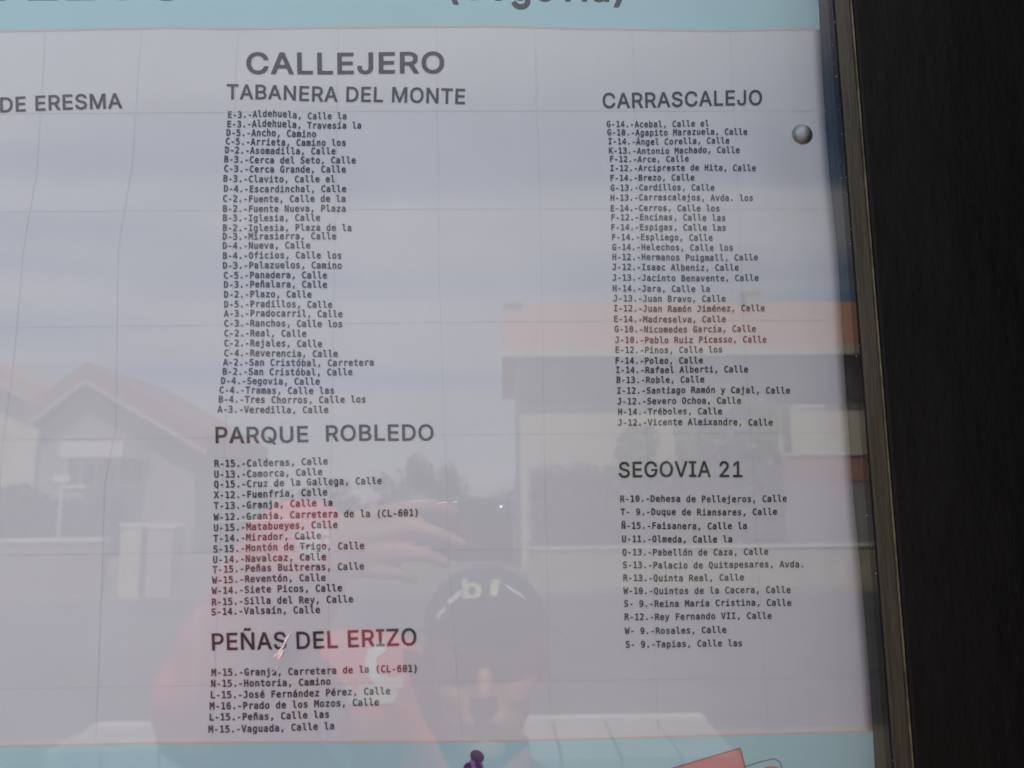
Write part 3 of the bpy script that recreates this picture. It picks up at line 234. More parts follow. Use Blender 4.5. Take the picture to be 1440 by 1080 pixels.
def fatten(loop, d):
    n = len(loop); o = []
    for i in range(n):
        a, b, c = Vector(loop[i - 1]), Vector(loop[i]), Vector(loop[(i + 1) % n])
        e1 = (b - a); e2 = (c - b)
        if e1.length < 1e-6 or e2.length < 1e-6: o.append(tuple(b)); continue
        e1.normalize(); e2.normalize()
        n1 = Vector((-e1.y, e1.x)); n2 = Vector((-e2.y, e2.x)); m = n1 + n2
        if m.length < .2: m = n1
        m.normalize(); k = d / max(.45, m.dot(n1)); o.append((b.x + m.x * k, b.y + m.y * k))
    return o
TRI = {}
def glyph(face, ch, bold=0):
    key = (face, ch, bold)
    if key not in TRI:
        a, ls = loops_of(face, ch)
        if bold: ls = [fatten(l, bold) for l in ls]; a += bold * 2
        pts = [p for l in ls for p in l]
        ed, k = [], 0
        for l in ls:
            ed += [(k + i, k + (i + 1) % len(l)) for i in range(len(l))]; k += len(l)
        vo, _, fo, _, _, _ = delaunay_2d_cdt([Vector(p) for p in pts], ed, [], 0, 1e-4, True)
        def inside(c):
            n = 0                        # winding number, so thickened outlines may overlap themselves
            for l in ls:
                for (x0, y0), (x1, y1) in zip(l, l[1:] + l[:1]):
                    if (y0 > c.y) != (y1 > c.y) and c.x < x0 + (c.y - y0) * (x1 - x0) / (y1 - y0): n += 1 if y1 > y0 else -1
            return n * sg > 0
        area = lambda l: sum(q[0] * r[1] - r[0] * q[1] for q, r in zip(l, l[1:] + l[:1]))
        ar = max([area(l) for l in ls], key=abs) if ls else 1; sg = 1 if ar > 0 else -1
        tris = [tuple(f) for f in fo if inside(sum((vo[i] for i in f), Vector((0, 0))) / len(f))]
        TRI[key] = (a, [tuple(v) for v in vo], tris)
    return TRI[key]
def sheet_y(x, z):                      # the poster hangs a little wavy behind the glass
    v = Vector((x * 5.0, z * 9.0, 0.3))
    k = noise.noise(v) * .0016 + noise.noise(Vector((x * 14, z * 22, 4.0))) * .0006 + noise.noise(Vector((x * 26 + z * 9, z * 13, 9.0))) * .00035 * (1 + 1.5 * max(0, min(1, (z - 1.85) / .12)))
    k += .0011 * math.exp(-((z - 1.965) / .012) ** 2) * math.exp(-((x + .12) / .10) ** 2)
    c = max(0.0, min(1.0, (x - .02) / .16)); k += .0225 * c * c      # its right margin bends back towards the board
    return .0080 + k
def on_sheet(u, v, lift=.00034):
    p = P(u, v, .008); y = sheet_y(p.x, p.z)
    for k in range(4): p = P(u, v, y - lift); y = sheet_y(p.x, p.z)
    p.y = y - lift; return p
def warp(u, v):
    dv = -3.0 * math.exp(-((u - 385) / 34) ** 2) * math.exp(-((v - 162) / 26) ** 2)
    dv += 1.6 * math.exp(-((u - 930) / 50) ** 2) * math.exp(-((v - 205) / 30) ** 2)
    dv += .5 * math.sin(u / 37.0 + v / 61.0)
    du = .6 * math.sin(v / 44.0 + u / 90.0)
    return u + du, v + dv
def write(name, text, face, u0, v0, u1, v1, cap, parent, m=None, bold=0):
    """baseline from (u0,v0) to (u1,v1); cap height in the same units"""
    capu = 509.0 + (2 * bold if bold else 0)
    if face == 'mono': capu = 520.0
    tot = sum((GL[face][c][0] if c != ' ' else (429 if face == 'mono' else 200)) + bold * 2 for c in text)
    sx = math.hypot(u1 - u0, v1 - v0) / tot; sy = cap / capu
    ca = (u1 - u0) / math.hypot(u1 - u0, v1 - v0); sa = (v1 - v0) / math.hypot(u1 - u0, v1 - v0)
    vs, fs, x = [], [], 0.0
    for c in text:
        if c == ' ': x += (429 if face == 'mono' else 200) + bold * 2; continue
        a, pts, tris = glyph(face, c, bold); i = len(vs)
        for p in pts:
            gx = (x + p[0] + bold) * sx; gy = p[1] * sy
            vs.append(on_sheet(*warp(u0 + gx * ca + gy * sa, v0 + gx * sa - gy * ca)))
        fs += [tuple(i + k for k in t) for t in tris]
        x += a
    return link_mesh(name, vs, fs, m or M['ink'], parent)

# ------------------------------------------------------------------ display case
PL = P(1160, 540, .008).x
FX = .1903                                # inner edge of the frame's lip on the right
XL, XR, ZB, ZT = -1.16, FX, 1.20, 2.115     # glazed opening
board = thing('information_board', 'wooden information board with a glazed dark frame around the street list poster', 'information board', (-.48, .04, 0))
mb = MB(); mb.box(XL - .03, XR + .03, .0345, .044, ZB - .03, ZT + .03); mb.build('backing_panel', M['backing'], board)
mb = MB(); mb.box(XL - .012, XR + .012, .0, .0032, ZB - .012, ZT + .012); pane = mb.build('glass_pane', M['glass'], board)
# lip (bead) round the opening, then the wide dark frame
def frame_ring(name, m, x0, x1, z0, z1, wd, y0, y1, bev):
    for a, b, c, d in ((x0 - wd, x0, z0 - wd, z1 + wd), (x1, x1 + wd, z0 - wd, z1 + wd), (x0, x1, z0 - wd, z0), (x0, x1, z1, z1 + wd)):
        o = MB().box(a, b, y0, y1, c, d).build(name, m, board); bevel(o, bev)
frame_ring('glazing_bead', M['bead'], XL, XR, ZB, ZT, .0080, -.0022, -.0002, .0005)
frame_ring('bead_edge', M['beadedge'], XL - .0081, XR + .0081, ZB - .0081, ZT + .0081, .0006, -.0034, -.0004, .0002)
frame_ring('frame_rail', M['frame'], XL - .0088, XR + .0088, ZB - .0088, ZT + .0088, .100, -.0040, .045, .002)
for px in (XL - .187, XR + .112):
    o = MB().box(px, px + .075, -.02, .06, 0, 2.23).build('post', M['frame'], board); bevel(o, .004)
for s, x in ((1, .303), (-1, XL - .113)):  # added out-of-view screen darkens the poster's right edge; repeated on the left
    o = MB().slab([(x, -.0045, .95), (x + s * .035, -.24, .95), (x + s * .135, -.44, .95), (x + s * .165, -.44, .95), (x + s * .065, -.23, .95), (x + s * .03, -.0045, .95)], (0, 0, 1.28)).build('added_shade_screen', M['frame'], board); bevel(o, .003)
# domed screw holding the pane
sp = P(1130, 187, -.002)
vs, fs = [], []
prof = [(0, -.0040), (.0021, -.0038), (.0036, -.0031), (.0046, -.0021), (.0050, -.0009), (.0050, -.0001)]
n = 28
for r, y in prof:
    for j in range(n): a = 2 * math.pi * j / n; vs.append((sp.x + r * math.cos(a), y, sp.z + r * math.sin(a)))
for k in range(len(prof) - 1):
    for j in range(n): fs.append((k * n + j, k * n + (j + 1) % n, (k + 1) * n + (j + 1) % n, (k + 1) * n + j))
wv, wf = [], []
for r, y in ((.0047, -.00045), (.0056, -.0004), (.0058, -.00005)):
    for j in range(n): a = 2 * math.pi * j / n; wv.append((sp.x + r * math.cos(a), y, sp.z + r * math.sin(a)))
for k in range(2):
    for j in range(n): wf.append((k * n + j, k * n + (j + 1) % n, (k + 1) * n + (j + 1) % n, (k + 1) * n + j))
link_mesh('contact_shade_ring', wv, wf, mat('contact_shade', (.16, .16, .14), .6, .4, var=.4, scale=300), board, True)  # dark ring added to stand for the screw's contact shadow
o = link_mesh('screw', vs, fs, M['metal'], board, True)
o['label'] = 'small domed silver screw head at the upper right of the poster'
# fine dust caught along the dark gap and a few scuffs on the pane
mb = MB()
for k in range(90):
    v = random.uniform(-40, 1120); u = 1160 + v * .0741 + random.uniform(4, 32); r = random.uniform(.00012, .0004) * .8
    p = P(u, v, -.0001); mb.poly([(p.x + r * math.cos(a) * random.uniform(.6, 1.3), -.0001, p.z + r * math.sin(a)) for a in (0, 1.2, 2.5, 3.8, 5.1)])
for k in range(40):
    p = P(random.uniform(0, 1180), random.uniform(0, 1080), -.0001); r = random.uniform(.0001, .00025)
    mb.poly([(p.x + r * math.cos(a), -.0001, p.z + r * math.sin(a)) for a in (0, 1.2, 2.5, 3.8, 5.1)])
o = mb.build('dust_specks', M['dust'], board); o['kind'] = 'stuff'

# ------------------------------------------------------------------ poster
poster = thing('poster', 'pale street index poster with lists of street names between light blue bands', 'poster', (-.45, .008, ZB))
p0 = Vector((-1.13, 0, ZB + .02)); p1z = ZT - .02
nx, nzz = 260, 190
def edge_x(z):                            # right edge of the sheet, cut slightly out of true
    v = 540
    return PEDGE[0] + (z - 1.75) * PEDGE[1] + .0006 * math.sin(z * 31)
a_, b_ = P(1151, 20, .0300), P(1229, 1060, .0300)
PEDGE = (a_.x + (1.75 - a_.z) * (b_.x - a_.x) / (b_.z - a_.z), (b_.x - a_.x) / (b_.z - a_.z))
vs, fs = [], []
for j in range(nzz + 1):
    z = p0.z + (p1z - p0.z) * j / nzz; xe = edge_x(z)
    for i in range(nx + 1):
        x = p0.x + (xe - p0.x) * i / nx; vs.append((x, sheet_y(x, z), z))
for j in range(nzz):
    for i in range(nx):
        k = j * (nx + 1) + i; fs.append((k, k + 1, k + nx + 2, k + nx + 1))
sheet = link_mesh('sheet', vs, fs, M['paper'], poster, True)
so = sheet.modifiers.new('solid', 'SOLIDIFY'); so.thickness = .0003; so.offset = -1
def lerp_tab(t, x):
    if x <= t[0][0]: return t[0][1]
    for (a, b), (c, d) in zip(t, t[1:]):
        if x <= c: return b + (d - b) * (x - a) / (c - a)
    return t[-1][1]
def band(name, m, top, bot, lift):        # strips of print between two edges given across the sheet
    vs, fs = [], []; ua = -1500; n = 240
    rows = 14
    for i in range(n + 1):
        for j in range(rows + 1):
            ue = None
            u = ua + (1240 - ua) * i / n
            v = top(u) + (bot(u) - top(u)) * j / rows
            p = on_sheet(u, v, lift); xe = edge_x(p.z) - .0002
            if p.x > xe: p.x = xe; p.y = sheet_y(p.x, p.z) - lift
            if p.x < p0.x: p.x = p0.x + .0002; p.y = sheet_y(p.x, p.z) - lift
            p.z = max(p0.z, min(p1z, p.z)); vs.append(p)
    for i in range(n):
        for j in range(rows):
            k = i * (rows + 1) + j; fs.append((k, k + 1, k + rows + 2, k + rows + 1))
    return link_mesh(name, vs, fs, m, poster, True)
TB = [(-1500, 60), (0, 43), (100, 41), (250, 38), (310, 40), (480, 37.5), (700, 36), (800, 39), (1000, 42.5), (1150, 40), (1240, 40)]
BB = [(-1500, 1075), (0, 1051), (200, 1047), (480, 1045), (700, 1044), (1010, 1036), (1230, 1030)]
tb = lambda u: lerp_tab(TB, u); bb = lambda u: lerp_tab(BB, u)
band('header_band', M['band'], lambda u: -260, tb, .00022)
band('footer_band', M['band'], bb, lambda u: 1500, .00022)
band('header_band_edge', M['fringe'], lambda u: tb(u) + .2, lambda u: tb(u) + 2.2, .00018)
band('footer_band_edge', M['fringe'], lambda u: bb(u) - 3.0, lambda u: bb(u) - .2, .00018)
def ribbon(pts, wd, name, m, lift=.00030, seg=24):
    vs, fs = [], []
    P2 = []
    for (a, b) in zip(pts, pts[1:]):
        for k in range(seg): t = k / seg; P2.append((a[0] + (b[0] - a[0]) * t, a[1] + (b[1] - a[1]) * t))
    P2.append(pts[-1])
    for k, p in enumerate(P2):
        a = P2[max(0, k - 1)]; b = P2[min(len(P2) - 1, k + 1)]; d = Vector((b[0] - a[0], b[1] - a[1])).normalized()
        for s in (-.5, .5): vs.append(on_sheet(p[0] - d.y * wd * s, p[1] + d.x * wd * s, lift))
        if k: i = 2 * k; fs.append((i - 2, i - 1, i + 1, i))
    return link_mesh(name, vs, fs, m, poster)
for pts in ([(199, 41), (186, 230), (166, 350), (163, 600), (147, 680), (143, 820), (134, 1060), (130, 1180)], [(336, 42), (331, 110), (327, 400), (312, 700), (297, 1060), (292, 1180)],
            [(64, 42), (52, 240), (33, 350), (20, 500), (2, 640), (-20, 1080)],
            [(476, 40), (470, 400), (463, 800), (460, 1060), (458, 1180)], [(614, 40), (618, 400), (632, 800), (651, 1060)], [(752, 42), (760, 300), (765, 600), (773, 1000), (774, 1180)],
            [(889, 42), (905, 500), (925, 1000), (928, 1180)], [(1027, 42), (1048, 500), (1060, 680), (1081, 1040), (1084, 1120)]):
    ribbon(pts, .75, 'grid_line', M['inkgrid'], .00012)
for v0, v1 in ((160, 158), (298, 296), (461, 452), (619, 610), (781, 772), (969, 955)):
    ribbon([(-400, v0 + 4), (0, v0), (600, (v0 + v1) / 2 - 3), (1150 + v1 * .07, v1 - 2)], .75, 'grid_line', M['inkgrid'], .00012)

# big title, only its foot comes into view
write('title', 'UELOS', 'sans', -34, -1.5, 262, -1.5, 44, poster, M['inkdark'], 22)
write('title', 'DE ERESMA', 'sans', 282, -5, 606, -4, 44, poster, M['inkdark'], 22)
write('title', '(Segovia)', 'sans', 624, -2.5, 884, 2, 44, poster, M['inkdark'], 22)
write('heading', 'CALLEJERO', 'sans', 344, 103.5, 627, 102.5, 30.5, poster, M['inkdark'], 17)
write('heading', 'TABANERA DEL MONTE', 'sans', 317, 139.5, 656, 145.5, 21.5, poster, M['ink'], 13)
write('heading', 'PALAZUELOS DE ERESMA', 'sans', -212, 165, 173, 151.5, 21.5, poster, M['ink'], 13)
write('heading', 'CARRASCALEJO', 'sans', 846, 151.5, 1073, 147.5, 21.5, poster, M['ink'], 13)
write('heading', 'PARQUE  ROBLEDO', 'sans', 301, 623.0, 611, 618.5, 23, poster, M['ink'], 13)
write('heading', 'PEÑAS DEL ERIZO', 'sans', 296, 915, 587, 907.5, 24.5, poster, M['ink'], 13)
write('heading', 'SEGOVIA 21', 'sans', 869, 671.5, 1046, 670.0, 22.5, poster, M['ink'], 13)

L1 = """E-3.-Aldehuela, Calle la|E-3.-Aldehuela, Travesía la|D-5.-Ancho, Camino|C-5.-Arrieta, Camino los|D-2.-Asomadilla, Calle|B-3.-Cerca del Seto, Calle|C-3.-Cerca Grande, Calle|B-3.-Clavito, Calle el|D-4.-Escardinchal, Calle|C-2.-Fuente, Calle de la|B-2.-Fuente Nueva, Plaza|B-3.-Iglesia, Calle|B-2.-Iglesia, Plaza de la|D-3.-Mirasierra, Calle|D-4.-Nueva, Calle|B-4.-Oficios, Calle los|D-3.-Palazuelos, Camino|C-5.-Panadera, Calle|D-3.-Peñalara, Calle|D-2.-Plazo, Calle|D-5.-Pradillos, Calle|A-3.-Pradocarril, Calle|C-3.-Ranchos, Calle los|C-2.-Real, Calle|C-2.-Rejales, Calle|C-4.-Reverencia, Calle|A-2.-San Cristóbal, Carretera|B-2.-San Cristóbal, Calle|D-4.-Segovia, Calle|C-4.-Tramas, Calle las|B-4.-Tres Chorros, Calle los|A-3.-Veredilla, Calle""".split('|')
V1 = [162, 175, 187, 199, 211, 224, 237, 251, 265, 279, 293, 306, 320, 332, 345, 359, 373, 387, 400, 414, 428, 441, 455, 469, 483, 497, 510, 523, 536, 549, 562, 576]
X1 = [319, 318, 317, 316, 315, 314, 314, 313, 314, 313, 313, 313, 313, 313, 313, 313, 313, 314, 314, 314, 314, 314, 314, 314, 314, 314, 313, 312, 310, 308, 307, 306]
L2 = """R-15.-Calderas, Calle|U-13.-Camorca, Calle|Q-15.-Cruz de la Gallega, Calle|X-12.-Fuenfría, Calle|T-13.-Granja, Calle la|W-12.-Granja, Carretera de la (CL-601)|U-15.-Matabueyes, Calle|T-14.-Mirador, Calle|S-15.-Montón de Trigo, Calle|U-14.-Navalcaz, Calle|T-15.-Peñas Buitreras, Calle|W-15.-Reventón, Calle|W-14.-Siete Picos, Calle|R-15.-Silla del Rey, Calle|S-14.-Valsaín, Calle""".split('|')
V2 = [652, 667, 681, 696, 711, 727, 742, 757, 772, 787, 801, 816, 831, 847, 861]
L3 = """M-15.-Granja, Carretera de la (CL-601)|N-15.-Hontoria, Camino|L-15.-José Fernández Pérez, Calle|M-16.-Prado de los Mozos, Calle|L-15.-Peñas, Calle las|M-15.-Vaguada, Calle la""".split('|')
V3 = [946.5, 962, 978, 993.5, 1009, 1026]
L4 = """G-14.-Acebal, Calle el|G-10.-Agapito Marazuela, Calle|I-14.-Ángel Corella, Calle|K-13.-Antonio Machado, Calle|F-12.-Arce, Calle|I-12.-Arcipreste de Hita, Calle|F-14.-Brezo, Calle|G-13.-Cardillos, Calle|H-13.-Carrascalejos, Avda. los|E-14.-Cerros, Calle los|F-12.-Encinas, Calle las|F-14.-Espigas, Calle las|F-14.-Espliego, Calle|G-14.-Helechos, Calle los|H-12.-Hermanos Puigmall, Calle|J-12.-Isaac Albeniz, Calle|J-13.-Jacinto Benavente, Calle|H-14.-Jara, Calle la|J-13.-Juan Bravo, Calle|I-12.-Juan Ramón Jiménez, Calle|E-14.-Madreselva, Calle|G-10.-Nicomedes García, Calle|J-10.-Pablo Ruiz Picasso, Calle|E-12.-Pinos, Calle los|F-14.-Poleo, Calle|I-14.-Rafael Alberti, Calle|B-13.-Roble, Calle|I-12.-Santiago Ramón y Cajal, Calle|J-12.-Severo Ochoa, Calle|H-14.-Tréboles, Calle|J-12.-Vicente Aleixandre, Calle""".split('|')
V4 = [174, 185.5, 198, 211, 223, 236, 250, 264, 278, 293, 306, 320, 334, 348, 362, 376, 391, 406, 420, 434, 449, 463, 478, 492, 507, 520, 534, 549, 564, 579, 594]
X4 = [852, 853, 854, 855, 856, 857, 857, 858, 858, 858, 859, 859, 860, 861, 861, 861, 861, 861, 862, 862, 862, 863, 864, 864, 864, 865, 866, 867, 868, 869, 869]
L5 = """R-10.-Dehesa de Pellejeros, Calle|T- 9.-Duque de Riansares, Calle|Ñ-15.-Faisanera, Calle la|U-11.-Olmeda, Calle la|Q-13.-Pabellón de Caza, Calle|S-13.-Palacio de Quitapesares, Avda.|R-13.-Quinta Real, Calle|W-10.-Quintos de la Cacera, Calle|S- 9.-Reina María Cristina, Calle|R-12.-Rey Fernando VII, Calle|W- 9.-Rosales, Calle|S- 9.-Tapias, Calle las""".split('|')
V5 = [702, 720.5, 740, 758.5, 777, 795, 813, 831, 849, 867.5, 887, 906]
def street_list(lines, vs, xs, cws, slope):
    g = bpy.data.objects.new('street_list', None); col.objects.link(g); g.parent = poster; g.empty_display_size = .05
    for k, t in enumerate(lines):
        v = vs[k]; x = xs(k); cw = lerp_tab(cws, v); cap = cw * 1.23
        s = lerp_tab(slope, v); w_ = cw * len(t)
        o = write('text_line', t, 'mono', x, v + cap / 2 - .3, x + w_, v + cap / 2 - .3 + s * w_, cap, g, None, 23)
street_list(L1, V1, lambda k: X1[k], [(161, 7.03), (230, 7.22), (330, 7.28), (450, 7.3), (576, 7.46)], [(161, .008), (200, .012), (300, .004), (500, 0.0)])
street_list(L2, V2, lambda k: 301 - k * .28, [(652, 7.62), (861, 7.7)], [(652, -.02), (861, -.026)])
street_list(L3, V3, lambda k: 297 - k, [(946, 7.66), (1026, 7.78)], [(946, -.021), (1026, -.026)])
street_list(L4, V4, lambda k: X4[k], [(174, 6.6), (236, 6.68), (279, 6.74), (434, 6.9), (594, 7.03)], [(174, 0), (594, -.001)])
street_list(L5, V5, lambda k: 871 + k * .8, [(702, 7.15), (906, 7.15)], [(702, -.003), (906, -.006)])

# map drawings starting at the foot of the sheet
def flat(pts, name, m, lift):
    cu = sum(q[0] for q in pts) / len(pts); cv = sum(q[1] for q in pts) / len(pts); n = len(pts); vs = []; fs = []; K = 7
    for k in range(K + 1):
        for q in pts: vs.append(on_sheet(cu + (q[0] - cu) * k / K, cv + (q[1] - cv) * k / K, lift))
    for k in range(K):
        for i in range(n): j = (i + 1) % n; fs.append((k * n + i, k * n + j, (k + 1) * n + j, (k + 1) * n + i))
    return link_mesh(name, vs, fs, m, poster)
def blob(cu, cv, a, b, rot, n=20): return [(cu + a * math.cos(t) * math.cos(rot) - b * math.sin(t) * math.sin(rot), cv + a * math.cos(t) * math.sin(rot) + b * math.sin(t) * math.cos(rot)) for t in [2 * math.pi * k / n for k in range(n)]]
flat([(664, 1063), (669, 1056), (678, 1072), (684, 1092), (650, 1092), (658, 1075)], 'map_mark', M['lilac'], .0003)
flat(blob(671, 1063.5, 10.5, 8.3, R(35)), 'map_mark', M['purple'], .00036)
flat(blob(673, 1078, 4, 9, R(-25)), 'map_mark', M['purple'], .00036)
flat(blob(657, 1082, 6, 10, R(12)), 'map_mark', M['purple'], .00036)
flat([(940, 1082), (975, 1071.6), (1010, 1061.2), (1041, 1052), (1045, 1068), (1053, 1100), (1010, 1100), (970, 1100), (930, 1100)], 'map_area', M['pink'], .0003)
ribbon([(940, 1082), (1041, 1052), (1053, 1100)], 1.5, 'map_line', M['inkline'], .00036)
ribbon([(1046, 1079), (1070, 1071), (1090, 1067), (1097, 1072), (1106, 1100)], 1.4, 'map_line', M['inkline'], .00036)
flat(blob(1085, 1083, 12, 6, 0), 'map_mark', M['pink'], .00033)

# reflected glints, put on the pane as short raised slivers of pale metal
M['glint'] = mat('glint_metal', (.9, .92, .95), .18, 0.9)
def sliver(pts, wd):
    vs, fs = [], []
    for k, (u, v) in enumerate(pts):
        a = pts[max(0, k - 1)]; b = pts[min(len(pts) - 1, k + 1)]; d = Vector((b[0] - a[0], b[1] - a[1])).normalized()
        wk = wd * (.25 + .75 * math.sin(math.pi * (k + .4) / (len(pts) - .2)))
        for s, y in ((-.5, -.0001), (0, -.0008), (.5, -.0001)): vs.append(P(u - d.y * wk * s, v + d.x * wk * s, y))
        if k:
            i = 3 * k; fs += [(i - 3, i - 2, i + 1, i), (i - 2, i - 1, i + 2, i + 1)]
    o = link_mesh('glint_sliver', vs, fs, M['glint'], board, True); return o
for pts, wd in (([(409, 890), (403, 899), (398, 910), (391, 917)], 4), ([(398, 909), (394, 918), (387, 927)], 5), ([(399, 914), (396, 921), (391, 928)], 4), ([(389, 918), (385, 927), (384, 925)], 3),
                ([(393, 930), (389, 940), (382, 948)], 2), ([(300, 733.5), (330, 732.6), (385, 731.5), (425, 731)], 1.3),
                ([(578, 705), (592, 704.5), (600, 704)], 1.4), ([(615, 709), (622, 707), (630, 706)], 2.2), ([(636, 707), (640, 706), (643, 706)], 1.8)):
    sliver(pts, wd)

# ------------------------------------------------------------------ the street behind the photographer (seen mirrored in the pane)
def GP(u, v, z=0.0):                      # ground point whose mirror image shows at (u, v)
    r = ray(u, v); t = (z - CAM.z) / r.z; p = CAM + r * t; return Vector((p.x, -p.y, z))
g = MB().poly([(-400, 40, -.012), (400, 40, -.012), (400, -500, -.012), (-400, -500, -.012)]).build('ground', M['soil']); tag(g, kind='structure')
ys0 = GP(800, 1066, .12).y; ys1 = GP(800, 1010, .12).y
g = MB().box(-60, 60, ys1 - 10.5, ys1 - .16, -.3, -.004).build('road', M['asphalt']); tag(g, kind='structure')
g = MB().box(-60, 60, ys0 + .01, 3.0, -.3, .0).build('path', mat('packed_gravel', (.155, .15, .135), .95, var=.25, scale=2, bump=.3)); tag(g, kind='structure')
pv = thing('pavement_strip', 'row of pale sunlit paving slabs along the near edge of the road, mirrored below the lists', 'pavement', (0, ys1, 0))
x0 = GP(110, 1030, .12).x; x1 = GP(1012, 1030, .12).x
ns = 12; wd = (x1 - x0) / ns
for k in range(ns):
    a = x0 + k * wd
    o = MB().box(a + .006, a + wd - .006, ys1 + .01, ys0 - .01 - (.35 if k < 4 else 0), -.05, .12 + random.uniform(-.004, .004)).build('slab', M['slab'], pv); bevel(o, .008, 1)
o = MB().box(x0 - .02, x1 + .02, ys1 - .14, ys1 + .004, -.1, .115).build('kerb', M['coping'], pv); bevel(o, .01, 1)

def wall(name, label, u0, u1, vtop, Y, m, cop=.06, th=.25, cat='garden wall', step=2.0):
    a = V(u0, vtop, Y); b = V(u1, vtop, Y); zt = (a.z + b.z) / 2; t = thing(name, label, cat, ((a.x + b.x) / 2, -Y, 0), 'low walls across the road')
    MB().box(a.x, b.x, -Y - th, -Y, -.1, zt - cop).build('wall_face', m, t)
    x = a.x - .03
    while x < b.x:
        e = min(b.x + .03, x + step); o = MB().box(x + .004, e - .004, -Y - th - .05, -Y + .05, zt - cop, zt).build('coping', M['coping'], t); x = e
    return t
wall('garden_wall', 'long low ochre stone wall with pale coping in front of the orange roofed house', 742, 1420, 766, 18.5, M['stonewall'], step=3)
wall('garden_wall', 'low grey wall with pale coping at the left before the gabled house', -260, 146, 758, 18.5, mat('wall_render', (.24, .235, .19), .9, var=.2, scale=2), cop=.1, step=3)
def pillar(u0, u1, vtop, Y, m, label, d=.6):
    a = V(u0, vtop, Y); b = V(u1, vtop, Y); t = thing('gate_pillar', label, 'pillar', ((a.x + b.x) / 2, -Y, 0), 'gate pillars along the far side of the road')
    MB().box(a.x + .04, b.x - .04, -Y - d, -Y, -.1, a.z - .1).build('shaft', m, t)
    o = MB().box(a.x, b.x, -Y - d - .04, -Y + .04, a.z - .1, a.z).build('cap_stone', M['coping'], t); bevel(o, .02, 1); return t
pillar(168, 202, 736, 17.6, M['cream'], 'pale cream gate pillar at the left nearest the low grey wall')
pillar(206, 247, 738, 17.6, M['garage'], 'pinkish gate pillar on the right of the cream one')
pillar(1108, 1160, 570, 22.0, M['cream'], 'tall pale gate pillar beside the light green tree', .7)
# things before the houses
bk = V(1098, 641, 20.5); bk2 = V(1250, 676, 20.5)
t = thing('brick_planter', 'red brick planter wall to the right behind the low ochre wall', 'planter', (bk.x, -20.5, 0))
brm = mat('red_brick', (.42, .22, .17), .85, var=.2, scale=9)
MB().box(bk.x, bk2.x, -21.4, -20.5, bk2.z, bk.z).build('brick_face', brm, t)
MB().box(bk.x + .02, bk2.x - .02, -21.38, -20.52, -.1, bk2.z).build('base', M['greywall'], t)
MB().box(bk.x - .05, bk2.x + .05, -21.45, -20.45, bk.z, bk.z + .07).build('coping', M['coping'], t)
a = V(74, 668, 18.9); b = V(98, 677, 18.9)
t = thing('small_sign', 'small blank white plate on a thin post above the low grey wall', 'sign', ((a.x + b.x) / 2, -18.9, 0))
MB().box(a.x, b.x, -18.92, -18.9, b.z, a.z).build('plate', M['whitepaint'], t)
MB().tube([((a.x + b.x) / 2, -18.95, 0), ((a.x + b.x) / 2, -18.95, b.z + .1)], [.025, .025], 8).build('post', M['whitepaint'], t)

def window(house, x0, x1, y, z0, z1, s=1):
    f = MB()
    for q in ((x0 - .06, x0, z0 - .06, z1 + .06), (x1, x1 + .06, z0 - .06, z1 + .06), (x0, x1, z0 - .06, z0), (x0, x1, z1, z1 + .06), ((x0 + x1) / 2 - .025, (x0 + x1) / 2 + .025, z0, z1)):
        f.box(q[0], q[1], y - .03, y + .05, q[2], q[3])
    w_ = f.build('window', M['whitepaint'], house)
    MB().box(x0, x1, y - .02, y + .008, z0, z1).build('pane', M['windowglass'], w_)
    MB().box(x0 - .12, x1 + .12, y + .002, y + .13, z0 - .13, z0 - .065).build('sill', M['coping'], w_)
# orange roofed house, right
e0 = V(708, 500, 24.0); rd = V(735, 436, 28.5); e1x = V(1560, 500, 24.0).x
wl = V(730, 500, 25.0).x
h = thing('orange_roof_house', 'long cream house with orange tiled roof and deep eaves, mirrored at the right', 'house', ((wl + e1x) / 2, -27, 0))
MB().box(wl, e1x - .6, -33, -25, -.1, e0.z + .35).build('wall', M['cream'], h)
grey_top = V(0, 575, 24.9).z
MB().box(wl - .01, e1x - .5, -25, -24.9, grey_top, e0.z + .3).build('eaves_shade_panel', M['greywall'], h)  # grey panel standing in for the shade under the eaves
rf = MB().slab([(e0.x, -24, e0.z), (e1x, -24, e0.z), (e1x, -28.5, rd.z), (e0.x, -28.5, rd.z)], (0, 0, .22)).slab([(e0.x, -28.5, rd.z), (e1x, -28.5, rd.z), (e1x, -34, e0.z), (e0.x, -34, e0.z)], (0, 0, .22)).build('roof', M['tile_o'], h)
MB().box(e0.x - .03, e1x + .02, -24.0, -23.88, e0.z - .06, e0.z + .2).build('gutter', M['cream'], h)
for u, v in ((722, 428), (1056, 411)):
    p = V(u, v, 28.0); o = MB().box(p.x - .25, p.x + .25, -28.4, -27.7, rd.z - .8, p.z - .08).box(p.x - .32, p.x + .32, -28.5, -27.6, p.z - .08, p.z).build('chimney', M['stonewall'], h)
for u0_, u1_ in ((1180, 1230), (1290, 1340)):
    window(h, V(u0_, 0, 24.9).x, V(u1_, 0, 24.9).x, -24.9, V(0, 562, 24.9).z, V(0, 524, 24.9).z)
for u0_, u1_ in ((1180, 1230),):
    window(h, V(u0_, 0, 25).x, V(u1_, 0, 25).x, -25.0, V(0, 668, 25).z, V(0, 615, 25).z)
